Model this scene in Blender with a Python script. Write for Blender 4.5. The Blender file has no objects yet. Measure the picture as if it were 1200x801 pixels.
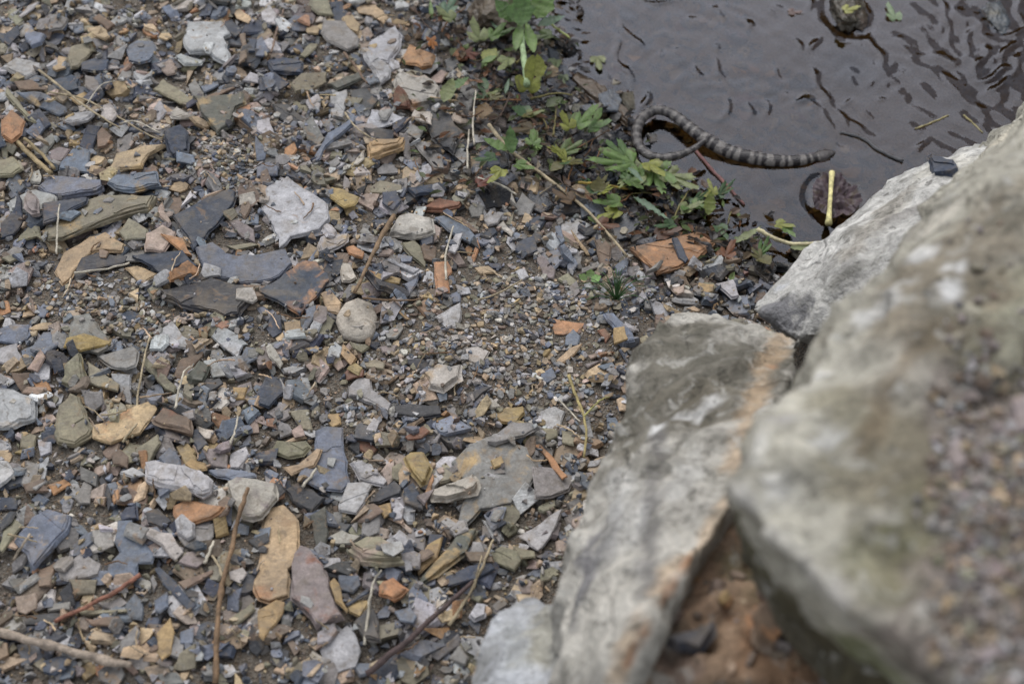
import bpy, bmesh, math, random
import numpy as np
from mathutils import Vector, Matrix, noise
from mathutils.geometry import tessellate_polygon
from mathutils.bvhtree import BVHTree

# ---------------------------------------------------------------- camera, sky, sun, exposure
SC = bpy.context.scene
COL = SC.collection
PITCH = math.radians(50.0)
CAMD = 1.67
CAM = Vector((0.0, -CAMD * math.cos(PITCH), CAMD * math.sin(PITCH) + 0.03))
cam = bpy.data.cameras.new("camera"); camo = bpy.data.objects.new("camera", cam); COL.objects.link(camo)
camo.location = CAM; camo.rotation_euler = (math.pi / 2 - PITCH, 0, 0)
cam.lens = 50; cam.sensor_width = 36; cam.clip_start = 0.05; cam.clip_end = 500
cam.dof.use_dof = True; cam.dof.focus_distance = 1.66; cam.dof.aperture_fstop = 4.2
SC.camera = camo

SUN_EL, SUN_AZ = math.radians(50), math.radians(-14)       # azimuth measured from +y towards +x
world = bpy.data.worlds.new("World"); SC.world = world; world.use_nodes = True
wn = world.node_tree.nodes; wl = world.node_tree.links
bg = wn["Background"]
sky = wn.new("ShaderNodeTexSky"); sky.sky_type = 'NISHITA'; sky.sun_disc = False
sky.sun_elevation = SUN_EL; sky.sun_rotation = SUN_AZ
sky.air_density = 1.2; sky.dust_density = 1.0; sky.ozone_density = 1.0
hs = wn.new("ShaderNodeHueSaturation"); hs.inputs["Saturation"].default_value = 0.26
wl.new(sky.outputs[0], hs.inputs["Color"]); wl.new(hs.outputs[0], bg.inputs["Color"])
bg.inputs["Strength"].default_value = 0.14
sun = bpy.data.lights.new("sun", 'SUN'); suno = bpy.data.objects.new("sun", sun); COL.objects.link(suno)
sun.energy = 1.5; sun.angle = math.radians(60); sun.color = (1.0, 0.975, 0.94)
sd = Vector((math.sin(SUN_AZ) * math.cos(SUN_EL), math.cos(SUN_AZ) * math.cos(SUN_EL), math.sin(SUN_EL)))
suno.rotation_euler = sd.to_track_quat('Z', 'Y').to_euler()
SC.view_settings.view_transform = 'Standard'; SC.view_settings.look = 'None'
SC.view_settings.gamma = 1.0; SC.view_settings.use_curve_mapping = False
SC.view_settings.exposure = 0.55
SC.render.engine = 'CYCLES'
SC.cycles.max_bounces = 6; SC.cycles.transparent_max_bounces = 12

R = random.Random(7); NR = np.random.default_rng(7)

# ---------------------------------------------------------------- the lie of the land
FPX = 50 / 36 * 1200
FW = Vector((0, math.cos(PITCH), -math.sin(PITCH))); UP = Vector((0, math.sin(PITCH), math.cos(PITCH))); RT = Vector((1, 0, 0))
def ray(px, py): return FW + RT * ((px - 600) / FPX) - UP * ((py - 400.5) / FPX)
def atd(px, py, d): return CAM + ray(px, py) * d                 # point at depth d
def atz(px, py, z=0.0):
    r = ray(px, py); return CAM + r * ((z - CAM.z) / r.z)
SHORE = np.array([tuple(atz(*p))[:2] for p in [(600, -300), (640, -130), (655, 0), (690, 90), (738, 128), (765, 190), (830, 240), (900, 268), (970, 295), (1150, 330), (1500, 380), (2600, 520)]])
def shore_d(x, y):
    """signed distance to the waterline, positive on the bank"""
    x = np.asarray(x, float); y = np.asarray(y, float)
    best = np.full(x.shape, 1e9); sgn = np.ones(x.shape)
    for (ax, ay), (bx, by) in zip(SHORE[:-1], SHORE[1:]):
        dx, dy = bx - ax, by - ay
        t = np.clip(((x - ax) * dx + (y - ay) * dy) / (dx * dx + dy * dy), 0, 1)
        d = np.hypot(x - ax - t * dx, y - ay - t * dy)
        s = np.where(dx * (y - ay) - dy * (x - ax) > 0, -1.0, 1.0)
        m = d < best - 1e-9
        best = np.where(m, d, best); sgn = np.where(m, s, sgn)
    return best * sgn
def vnoise(x, y, s, seed=0):
    """smooth value noise, about -1..1"""
    x = np.asarray(x, float) * s + seed * 17.3; y = np.asarray(y, float) * s + seed * 9.1
    xi = np.floor(x); yi = np.floor(y); fx = x - xi; fy = y - yi
    fx = fx * fx * (3 - 2 * fx); fy = fy * fy * (3 - 2 * fy)
    h = lambda a, b: np.modf(np.abs(np.sin(a * 127.1 + b * 311.7 + seed * 74.7) * 43758.5453))[0]
    return 2 * ((h(xi, yi) * (1 - fx) + h(xi + 1, yi) * fx) * (1 - fy) + (h(xi, yi + 1) * (1 - fx) + h(xi + 1, yi + 1) * fx) * fy) - 1
def base_z(x, y):
    d = shore_d(x, y)
    z = np.where(d > 0, 0.075 * (1 - np.exp(-np.maximum(d, 0) / 0.32)), -0.075 * (1 - np.exp(np.minimum(d, 0) / 0.22)))
    return z - 0.010 + 0.008 * vnoise(x, y, 6, 1) + 0.004 * vnoise(x, y, 17, 2)
def P(px, py, dz=0.014):
    z = 0.04
    for _ in range(8):
        p = atz(px, py, z); z = float(base_z(p.x, p.y)) + dz
    return atz(px, py, z)

# ---------------------------------------------------------------- small helpers
def link(name, me, mat=None, parent=None):
    o = bpy.data.objects.new(name, me); COL.objects.link(o)
    if mat: me.materials.append(mat)
    if parent: o.parent = parent
    return o
def tag(o, label=None, cat=None, group=None, kind=None):
    if label: o["label"] = label
    if cat: o["category"] = cat
    if group: o["group"] = group
    if kind: o["kind"] = kind
    return o
def mesh(name, v, f, smooth=False):
    me = bpy.data.meshes.new(name); me.from_pydata([tuple(p) for p in v], [], [tuple(q) for q in f]); me.update()
    if smooth: me.polygons.foreach_set("use_smooth", [True] * len(me.polygons))
    return me
def mesh_np(name, v, tri):
    me = bpy.data.meshes.new(name)
    me.vertices.add(len(v)); me.vertices.foreach_set("co", np.asarray(v, np.float32).ravel())
    n = len(tri); k = tri.shape[1]
    me.loops.add(n * k); me.loops.foreach_set("vertex_index", np.asarray(tri, np.int32).ravel())
    me.polygons.add(n); me.polygons.foreach_set("loop_start", np.arange(0, n * k, k, dtype=np.int32))
    me.update(calc_edges=True); me.validate()
    me.polygons.foreach_set("use_smooth", [False] * len(me.polygons))
    return me
def set_col(me, c, name="Col"):
    a = me.color_attributes.new(name, 'FLOAT_COLOR', 'POINT')
    c = np.asarray(c, np.float32)
    if c.shape[1] == 3: c = np.hstack([c, np.ones((len(c), 1), np.float32)])
    a.data.foreach_set("color", c.ravel())
def lin(r, g, b): return tuple(((c / 255) / 12.92 if c / 255 <= .04045 else ((c / 255 + .055) / 1.055) ** 2.4) for c in (r, g, b))

# ---------------------------------------------------------------- materials
class NT:
    def __init__(s, name):
        s.m = bpy.data.materials.new(name); s.m.use_nodes = True; s.t = s.m.node_tree; s.n = s.t.nodes
        s.p = s.n["Principled BSDF"]; s.out = s.n["Material Output"]
    def new(s, t, **k):
        n = s.n.new(t)
        for a, b in k.items():
            if a.startswith("_"): n.inputs[a[1:].replace("_", " ")].default_value = b
            else: setattr(n, a, b)
        return n
    def L(s, a, b): s.t.links.new(a, b)
    def noise(s, scale, detail=4, rough=.6, vec=None, dist=0.0):
        n = s.new("ShaderNodeTexNoise"); n.inputs["Scale"].default_value = scale; n.inputs["Detail"].default_value = detail
        n.inputs["Roughness"].default_value = rough; n.inputs["Distortion"].default_value = dist
        if vec is not None: s.L(vec, n.inputs["Vector"])
        return n.outputs["Fac"]
    def ramp(s, fac, stops):
        n = s.new("ShaderNodeMapRange"); n.inputs["From Min"].default_value, n.inputs["From Max"].default_value = stops[0]
        n.inputs["To Min"].default_value, n.inputs["To Max"].default_value = stops[1]; s.L(fac, n.inputs["Value"]); return n.outputs[0]
    def math(s, op, a, b=None):
        n = s.new("ShaderNodeMath", operation=op)
        for i, q in enumerate((a, b)):
            if q is None: continue
            if isinstance(q, (int, float)): n.inputs[i].default_value = q
            else: s.L(q, n.inputs[i])
        return n.outputs[0]
    def mix(s, fac, a, b, mode='MIX'):
        n = s.new("ShaderNodeMix", data_type='RGBA', blend_type=mode)
        for i, q in ((0, fac), (6, a), (7, b)):
            if isinstance(q, (int, float)): n.inputs[i].default_value = q
            elif isinstance(q, tuple): n.inputs[i].default_value = q if len(q) == 4 else q + (1,)
            else: s.L(q, n.inputs[i])
        return n.outputs[2]
    def bump(s, h, strength, dist):
        n = s.new("ShaderNodeBump"); n.inputs["Strength"].default_value = strength; n.inputs["Distance"].default_value = dist
        s.L(h, n.inputs["Height"]); s.L(n.outputs[0], s.p.inputs["Normal"]); return n
    def attr(s, name, typ='GEOMETRY'):
        return s.new("ShaderNodeAttribute", attribute_name=name, attribute_type=typ)
    def tc(s, which="Object"): return s.new("ShaderNodeTexCoord").outputs[which]

def shale_material(name, per_object):
    s = NT(name)
    if per_object:
        oi = s.new("ShaderNodeObjectInfo"); base = oi.outputs["Color"]
        add = s.new("ShaderNodeVectorMath", operation='MULTIPLY_ADD')
        cmb = s.new("ShaderNodeCombineXYZ")
        for i in range(3): s.L(oi.outputs["Random"], cmb.inputs[i])
        s.L(cmb.outputs[0], add.inputs[0]); add.inputs[1].default_value = (37, 53, 71); s.L(s.tc("Object"), add.inputs[2])
        vec = add.outputs[0]
        stain = s.attr("stain_color", 'OBJECT').outputs["Color"]; amt = s.attr("stain_amount", 'OBJECT').outputs["Fac"]
        wet = s.attr("wetness", 'OBJECT').outputs["Fac"]
    else:
        base = s.attr("Col").outputs["Color"]; vec = s.tc("Object")
        wet = s.attr("Col").outputs["Alpha"]; wet = s.math('SUBTRACT', 1.0, wet)
    big = s.noise(38, 5, .62, vec); fine = s.noise(420, 3, .7, vec)
    mid = s.noise(120, 4, .65, vec)
    v = s.math('MULTIPLY', s.ramp(big, ((.25, .75), (.58, 1.42))), s.ramp(fine, ((.25, .75), (.72, 1.28))))
    v = s.math('MULTIPLY', v, s.ramp(mid, ((.25, .75), (.70, 1.30))))
    c = s.mix(1.0, base, v, 'MULTIPLY')
    # pale mineral veins and scratches
    st = s.new("ShaderNodeMapping"); st.inputs["Scale"].default_value = (1, 5, 3); s.L(vec, st.inputs["Vector"])
    vein = s.noise(55, 4, .55, st.outputs[0], .6)
    c = s.mix(s.ramp(vein, ((.60, .72), (0, .38))), c, (.26, .25, .24, 1))
    c = s.mix(s.ramp(s.noise(31, 5, .62, vec, .6), ((.52, .67), (0, .38))), c, (.19, .145, .095, 1))
    c = s.mix(s.ramp(s.noise(90, 4, .6, vec, .4), ((.55, .66), (0, .5))), c, (.10, .078, .055, 1))
    c = s.mix(s.ramp(s.noise(44, 4, .6, vec, .9), ((.62, .70), (0, .5))), c, (.25, .15, .075, 1))
    if per_object:
        n1 = s.noise(24, 4, .6, vec, .5)
        th = s.math('SUBTRACT', .78, s.math('MULTIPLY', amt, .5))
        f = s.math('MULTIPLY', s.math('SUBTRACT', n1, th), 9.0)
        f.node.use_clamp = True
        f = s.math('MULTIPLY', f, .9)
        c = s.mix(f, c, s.mix(1.0, stain, v, 'MULTIPLY'))
    # dust that has settled on the upper faces
    geo = s.new("ShaderNodeNewGeometry"); sep = s.new("ShaderNodeSeparateXYZ"); s.L(geo.outputs["Normal"], sep.inputs[0])
    dust = s.math('MULTIPLY', s.ramp(sep.outputs[2], ((.2, 1), (0, .22))), s.ramp(s.noise(30, 6, .7, vec), ((.36, .66), (.12, 1))))
    dust = s.math('MULTIPLY', dust, s.math('SUBTRACT', 1.0, wet))
    c = s.mix(dust, c, (.27, .24, .20, 1))
    c = s.mix(wet, c, s.mix(1.0, c, (.46, .45, .44, 1), 'MULTIPLY'))
    s.L(c, s.p.inputs["Base Color"])
    r = s.ramp(big, ((.3, .7), (.58, .82))); r = s.math('SUBTRACT', r, s.math('MULTIPLY', wet, .42)); s.L(r, s.p.inputs["Roughness"])
    s.p.inputs["Specular IOR Level"].default_value = .42
    lay = s.new("ShaderNodeMapping"); lay.inputs["Scale"].default_value = (.12, .12, 1.6); s.L(vec, lay.inputs["Vector"])
    h = s.math('ADD', s.math('MULTIPLY', s.noise(160, 4, .65, vec), .7), s.math('MULTIPLY', s.noise(500, 3, .6, lay.outputs[0]), .6))
    s.bump(h, .75, .0026)
    return s.m
M_SHALE = shale_material("shale", True)
M_GRAVEL = shale_material("gravel", False)

def simple(name, col, rough=.7, var=.3, scale=60, bump=.3, bdist=.002, col2=None, per_object=False, translucent=0):
    s = NT(name); vec = s.tc("Object")
    base = s.new("ShaderNodeObjectInfo").outputs["Color"] if per_object else None
    n1 = s.noise(scale, 5, .6, vec); n2 = s.noise(scale * 6, 3, .6, vec)
    v = s.math('MULTIPLY', s.ramp(n1, ((.3, .7), (1 - var, 1 + var))), s.ramp(n2, ((.3, .7), (1 - var * .5, 1 + var * .5))))
    b = base if per_object else (s.mix(s.ramp(n1, ((.4, .6), (0, 1))), col + (1,), (col2 or col) + (1,)))
    c = s.mix(1.0, b, v, 'MULTIPLY')
    if translucent: c = s.mix(s.ramp(s.noise(75, 4, .6, vec, .5), ((.54, .66), (0, .75))), c, (.085, .06, .035, 1))
    s.L(c, s.p.inputs["Base Color"])
    s.p.inputs["Roughness"].default_value = rough
    s.bump(s.math('ADD', n1, n2), bump, bdist)
    if translucent:
        tr = s.new("ShaderNodeBsdfTranslucent"); s.L(c, tr.inputs["Color"])
        mx = s.new("ShaderNodeMixShader"); mx.inputs[0].default_value = translucent
        s.L(s.p.outputs[0], mx.inputs[1]); s.L(tr.outputs[0], mx.inputs[2]); s.L(mx.outputs[0], s.out.inputs["Surface"])
    return s.m
def soil_material():
    s = NT("silt"); vec = s.tc("Object")
    vo = s.new("ShaderNodeTexVoronoi"); vo.inputs["Scale"].default_value = 330; s.L(vec, vo.inputs["Vector"])
    v2 = s.new("ShaderNodeTexVoronoi"); v2.inputs["Scale"].default_value = 750; s.L(vec, v2.inputs["Vector"])
    sp = s.new("ShaderNodeSeparateColor"); s.L(vo.outputs["Color"], sp.inputs[0])
    c = s.mix(sp.outputs[0], (.095, .08, .063, 1), (.25, .22, .185, 1))
    c = s.mix(s.ramp(sp.outputs[1], ((.7, .9), (0, .7))), c, (.16, .10, .055, 1))
    c = s.mix(s.ramp(s.noise(28, 5, .6, vec), ((.35, .65), (.1, .6))), c, (.135, .112, .088, 1))
    s.L(c, s.p.inputs["Base Color"]); s.p.inputs["Roughness"].default_value = .9
    s.bump(s.math('ADD', vo.outputs["Distance"], s.math('MULTIPLY', v2.outputs["Distance"], .5)), 1.0, .004)
    return s.m
M_SILT = soil_material()
M_LEAF = simple("leaf", (0, 0, 0), .45, .45, 90, .3, .0012, per_object=True, translucent=.3)
M_STRAW = simple("straw", (0, 0, 0), .75, .5, 110, .7, .0015, per_object=True)
M_UNSEEN_BANK = simple("unseen_bank", (.018, .022, .010), .95, .5, 2.0, .8, .1, (.03, .026, .015))

def boulder_material():
    s = NT("boulder"); vec = s.tc("Object")
    a = s.attr("Col"); 
    n0 = s.noise(9, 5, .6, vec); n1 = s.noise(34, 5, .65, vec); n2 = s.noise(160, 4, .65, vec)
    v = s.math('MULTIPLY', s.ramp(n1, ((.28, .72), (.62, 1.38))), s.ramp(n2, ((.28, .72), (.75, 1.25))))
    v = s.math('MULTIPLY', v, s.ramp(n0, ((.3, .7), (.82, 1.18))))
    c = s.mix(1.0, a.outputs["Color"], v, 'MULTIPLY')
    # crusts of pale lichen, dark specks
    c = s.mix(s.ramp(s.noise(40, 4, .6, vec, .8), ((.58, .66), (0, .6))), c, (.44, .43, .40, 1))
    c = s.mix(s.ramp(s.noise(16, 5, .65, vec, .6), ((.52, .62), (0, .5))), c, (.10, .095, .075, 1))
    c = s.mix(s.ramp(s.noise(75, 3, .6, vec, .5), ((.60, .68), (0, .6))), c, (.055, .052, .042, 1))
    wv = s.new("ShaderNodeVectorMath", operation='MULTIPLY_ADD'); nz = s.new("ShaderNodeTexNoise"); nz.inputs["Scale"].default_value = 14; nz.inputs["Detail"].default_value = 4
    s.L(vec, nz.inputs["Vector"]); s.L(nz.outputs["Color"], wv.inputs[0]); wv.inputs[1].default_value = (.10, .10, .10); s.L(vec, wv.inputs[2])
    cr = s.new("ShaderNodeTexVoronoi", feature='DISTANCE_TO_EDGE'); cr.inputs["Scale"].default_value = 7; s.L(wv.outputs[0], cr.inputs["Vector"])
    crack = s.math('MULTIPLY', s.ramp(cr.outputs["Distance"], ((.0, .035), (1, 0))), s.ramp(n0, ((.42, .56), (0, 1))))
    c = s.mix(s.math('MULTIPLY', crack, .3), c, (.05, .045, .036, 1))
    s.L(c, s.p.inputs["Base Color"]); s.p.inputs["Roughness"].default_value = .82
    s.p.inputs["Specular IOR Level"].default_value = .3
    s.bump(s.math('SUBTRACT', s.math('ADD', s.math('MULTIPLY', n1, 1.0), s.math('MULTIPLY', n2, .6)), s.math('MULTIPLY', crack, .35)), .9, .009)
    return s.m
M_BOULDER = boulder_material()

def water_material():
    s = NT("water"); s.n.remove(s.p)
    tr = s.new("ShaderNodeBsdfTransparent"); tr.inputs["Color"].default_value = (.52, .41, .25, 1)
    gl = s.new("ShaderNodeBsdfGlossy"); gl.inputs["Roughness"].default_value = .03; gl.inputs["Color"].default_value = (.80, .85, 1, 1)
    vec = s.tc("Object")
    b = s.new("ShaderNodeBump"); b.inputs["Strength"].default_value = .35; b.inputs["Distance"].default_value = .0006
    s.L(s.noise(70, 3, .5, vec), b.inputs["Height"]); s.L(b.outputs[0], gl.inputs["Normal"])
    fr = s.new("ShaderNodeFresnel"); fr.inputs["IOR"].default_value = 1.345
    mx = s.new("ShaderNodeMixShader"); s.L(fr.outputs[0], mx.inputs[0]); s.L(tr.outputs[0], mx.inputs[1]); s.L(gl.outputs[0], mx.inputs[2])
    s.L(mx.outputs[0], s.out.inputs["Surface"])
    return s.m
M_WATER = water_material()

# ---------------------------------------------------------------- ground, water, unseen far bank added for dark reflections
def graded(lo, hi, step, far_lo, far_hi):
    c = list(np.arange(lo, hi + 1e-6, step)); a = []; d = step
    x = lo
    while x > far_lo: d *= 1.35; x -= d; a.append(max(x, far_lo))
    b = []; d = step; x = hi
    while x < far_hi: d *= 1.35; x += d; b.append(min(x, far_hi))
    return np.array(a[::-1] + c + b)
def grid_mesh(name, xs, ys, zf):
    X, Y = np.meshgrid(xs, ys); Z = zf(X, Y)
    v = np.stack([X, Y, Z], -1).reshape(-1, 3); nx = len(xs)
    i = (np.arange(len(ys) - 1)[:, None] * nx + np.arange(nx - 1)[None]).ravel()
    f = np.stack([i, i + 1, i + nx + 1, i + nx], -1)
    me = mesh_np(name, v, f); me.polygons.foreach_set("use_smooth", [True] * len(me.polygons)); return me
def ground_z(X, Y):
    far = np.clip((np.hypot(X, Y) - 1.6) / 1.5, 0, 1)
    return base_z(X, Y) * (1 - far) + np.where(shore_d(X, Y) > 0, .07, -.09) * far
g = link("ground", grid_mesh("ground", graded(-1.1, 1.1, .01, -90, 90), graded(-.7, 1.05, .01, -90, 90), ground_z), M_SILT)
tag(g, kind="structure")

SLITS = [(845, 20, 12, 80), (733, 85, 26, 58), (818, 83, 13, 48), (843, 83, 22, 58), (843, 56, 6, 80), (850, 128, 18, -70), (877, 128, 12, 85), (898, 130, 10, 80),
 (935, 55, 10, 60), (955, 52, 12, -70), (1028, 62, 26, 68), (975, 38, 14, 45), (955, 92, 20, 55), (965, 112, 18, 65), (938, 116, 9, -20), (952, 122, 12, 50), (970, 140, 16, 75),
 (985, 138, 18, 55), (993, 120, 10, -60), (1003, 148, 12, 50), (1015, 135, 12, 55), (1033, 116, 6, 0), (1022, 100, 9, -40), (1100, 92, 20, 35), (1115, 100, 16, 60), (1122, 88, 8, 60),
 (1112, 40, 30, 75), (1105, 10, 18, 70), (1135, 48, 22, -75), (1150, 70, 22, -65), (1165, 88, 26, -25), (1170, 100, 24, -40), (1180, 62, 20, -60), (1190, 78, 24, -60), (1172, 8, 20, -60),
 (1190, 38, 22, -15), (1195, 12, 24, 80), (1160, 30, 8, 60), (730, 30, 20, 65), (722, 55, 18, 80), (745, 48, 22, 55), (755, 118, 18, -75), (765, 130, 14, -20), (1080, 172, 10, -60),
 (1000, 5, 30, 80), (948, 5, 10, 80), (775, 3, 24, 0), (905, 15, 8, 20), (790, 60, 8, 70), (1050, 95, 6, 30), (1000, 95, 7, 60), (880, 30, 6, 80), (912, 85, 7, 60), (1060, 60, 7, 50)]
def water_z(X, Y):
    a1 = atz(1165, 60, 0); a2 = atz(968, 118, 0); a3 = atz(850, 80, 0); a4 = atz(730, 50, 0)
    env = .46 + 1.0 * np.exp(-((X - a1.x) ** 2 + (Y - a1.y) ** 2) / .14 ** 2) + .42 * np.exp(-((X - a2.x) ** 2 + (Y - a2.y) ** 2) / .07 ** 2) \
        + .25 * np.exp(-((X - a3.x) ** 2 + (Y - a3.y) ** 2) / .09 ** 2) + .3 * np.exp(-((X - a4.x) ** 2 + (Y - a4.y) ** 2) / .06 ** 2)
    wx_ = X + .018 * vnoise(X, Y, 11, 21); wy_ = Y + .018 * vnoise(X, Y, 11, 22)
    near = np.hypot(X - .5, Y - .5) < 1.0
    Z = env * (.00100 * vnoise(wx_ * .85 + wy_ * .75, wy_ * .45 - wx_ * .35, 52, 5) + .00065 * vnoise(wx_ * .9 - wy_ * .7, wy_ * .5 + wx_ * .3, 70, 7)) * near + .0009 * vnoise(X + .3 * Y, Y, 9, 6)
    for (px, py, ln, an) in SLITS:
        c = atz(px, py, 0); a = math.radians(an)
        e = atz(px + math.cos(a) * ln, py + math.sin(a) * ln, 0) - c
        L = max(e.length, .006); ux, uy = e.x / e.length, e.y / e.length
        m = (np.abs(X - c.x) < .12) & (np.abs(Y - c.y) < .12)
        dx = X[m] - c.x; dy = Y[m] - c.y
        u = dx * ux + dy * uy; w = -dx * uy + dy * ux
        w = w + .004 * np.sin(u * 90 + px)
        sw = .0036 + .10 * min(L, .03) * (.5 + .5 * math.sin(px * 1.7))
        Z[m] += .37 * sw * np.exp(-(u / (L * .75)) ** 2 - (w / sw) ** 2) * np.cos(w / sw * 1.3)
    c = atz(977, 232, 0); d = np.hypot(X - c.x, (Y - c.y) * .8); Z -= .0022 * np.exp(-((d - .035) / .006) ** 2)
    c = atz(996, 14, 0); d = np.hypot(X - c.x, (Y - c.y) * .7); Z -= .002 * np.exp(-((d - .036) / .007) ** 2)
    return Z
wx = graded(.02, 1.0, .0035, -6, 60); wy = graded(.10, 1.0, .0035, -40, 5.2)
wat = link("stream_water", grid_mesh("stream_water", wx, wy, water_z), M_WATER)
tag(wat, kind="structure")
def unseen_bank_z(X, Y):  # out-of-view bank, added and raised so the ripples reflect something dark
    return -.3 + 4.1 * np.clip((Y - 5) / 2.6, 0, 1) ** .8 + 4 * np.clip((Y - 7) / 40, 0, 1) + .25 * vnoise(X, Y, 1.1, 3) + .12 * vnoise(X, Y, 3.2, 4)
fb = link("unseen_dark_bank", grid_mesh("unseen_bank", np.linspace(-80, 80, 330), graded(4.6, 9, .15, 4.6, 80), unseen_bank_z), M_UNSEEN_BANK)
tag(fb, kind="structure")
# ---------------------------------------------------------------- boulders
PAL = {'l': lin(164, 163, 165), 'g': lin(125, 122, 120), 'b': lin(101, 109, 124), 'B': lin(50, 59, 76), 'n': lin(52, 54, 60), 't': lin(170, 146, 114),
       'o': lin(162, 136, 94), 'O': lin(168, 122, 84), 'r': lin(116, 74, 56), 'm': lin(124, 113, 113), 'v': lin(126, 120, 99), 'w': lin(172, 165, 156),
       'p': lin(158, 138, 126), 'k': lin(112, 92, 76), 'y': lin(150, 130, 80), 'e': lin(80, 82, 74), 'q': lin(160, 152, 142)}
WORD = {'l': 'pale grey', 'g': 'mid grey', 'b': 'blue-grey', 'B': 'dark blue', 'n': 'charcoal', 't': 'tan', 'o': 'ochre', 'O': 'orange', 'r': 'rust red', 'm': 'mauve',
        'v': 'olive grey', 'w': 'whitish', 'p': 'pinkish', 'k': 'brown', 'y': 'mustard', 'e': 'dark olive', 'q': 'white'}
def boulder(name, pts, base, label, voxel=.008, smooth=1, amp=.012, spots=(), extra=()):
    bm = bmesh.new()
    for p in pts: bm.verts.new(atd(*p))
    for p in extra: bm.verts.new(p)
    r = bmesh.ops.convex_hull(bm, input=bm.verts)
    bmesh.ops.delete(bm, geom=list({e for e in r["geom_interior"] + r["geom_unused"] if isinstance(e, bmesh.types.BMVert)}), context='VERTS')
    bmesh.ops.recalc_face_normals(bm, faces=bm.faces)
    me = bpy.data.meshes.new(name); bm.to_mesh(me); bm.free()
    o = link(name, me)
    m = o.modifiers.new("r", 'REMESH'); m.mode = 'VOXEL'; m.voxel_size = voxel
    m = o.modifiers.new("s", 'SMOOTH'); m.iterations = smooth; m.factor = .6
    dg = bpy.context.evaluated_depsgraph_get()
    me2 = bpy.data.meshes.new_from_object(o.evaluated_get(dg)); o.modifiers.clear(); o.data = me2; bpy.data.meshes.remove(me)
    n = len(me2.vertices); co = np.empty(n * 3, np.float32); me2.vertices.foreach_get("co", co); co = co.reshape(-1, 3)
    nm = np.empty(n * 3, np.float32); me2.vertices.foreach_get("normal", nm); nm = nm.reshape(-1, 3)
    d = np.array([noise.fractal(Vector(p) * 9, 1.0, 2.0, 4) * amp + (abs(noise.noise(Vector(p) * 26)) - .25) * amp * .9 for p in co.tolist()], np.float32)
    def facets(p, k, sl):
        ds_, ps = noise.voronoi(p * k); c_ = ps[0];
        t_ = Vector((math.sin(c_.x * 12.9 + c_.y * 78.2), math.sin(c_.y * 39.4 + c_.z * 11.1), math.sin(c_.z * 93.9 + c_.x * 67.3)))
        return (p * k - c_).dot(t_) / k * sl
    d += np.array([facets(Vector(p), 9, .085) + facets(Vector(p) + Vector((.3, .1, .2)), 24, .09) for p in co.tolist()], np.float32) * (amp / .012)
    co2 = co + nm * (d[:, None] - .35 * amp)
    me2.vertices.foreach_set("co", co2.ravel()); me2.update()
    me2.polygons.foreach_set("use_smooth", [True] * len(me2.polygons))
    bv = BVHTree.FromPolygons([Vector(c) for c in co2.tolist()], [tuple(p.vertices) for p in me2.polygons])
    c = np.tile(np.array(base, np.float32), (n, 1))
    jit = np.array([noise.fractal(Vector(p) * 20, .8, 2.0, 4) + .6 * noise.noise(Vector(p) * 70) for p in co2.tolist()])
    for path, rad, colr, st in sorted(spots, key=lambda q_: q_[2] == WHITE):                   # stains, crusts, moss and some painted shade, each with its own shape
        p3 = []
        for (px, py) in path:
            h = bv.ray_cast(CAM, ray(px, py).normalized())
            if h[0] is not None: p3.append(np.array(h[0]))
        if not p3: continue
        dist = np.full(n, 9.0)
        if len(p3) == 1: dist = np.linalg.norm(co2 - p3[0], axis=1)
        for A, B in zip(p3[:-1], p3[1:]):
            AB = B - A; t = np.clip(((co2 - A) @ AB) / (AB @ AB + 1e-9), 0, 1)
            dist = np.minimum(dist, np.linalg.norm(co2 - A - t[:, None] * AB, axis=1))
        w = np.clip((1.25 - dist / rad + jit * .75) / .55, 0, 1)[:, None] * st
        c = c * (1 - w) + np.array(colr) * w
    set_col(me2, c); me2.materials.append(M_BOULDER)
    tag(o, label, "boulder", "boulders of the stream-side rock pile")
    return o, bv
GREY = lin(176, 172, 164); DARK = lin(104, 100, 90); TAN = lin(178, 154, 126); RUST = lin(150, 112, 84); WHITE = lin(205, 204, 202)
MOSS = lin(112, 112, 76); OLIVE = lin(96, 94, 66); SOIL = lin(124, 115, 108); BRN = lin(104, 84, 68)

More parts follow.
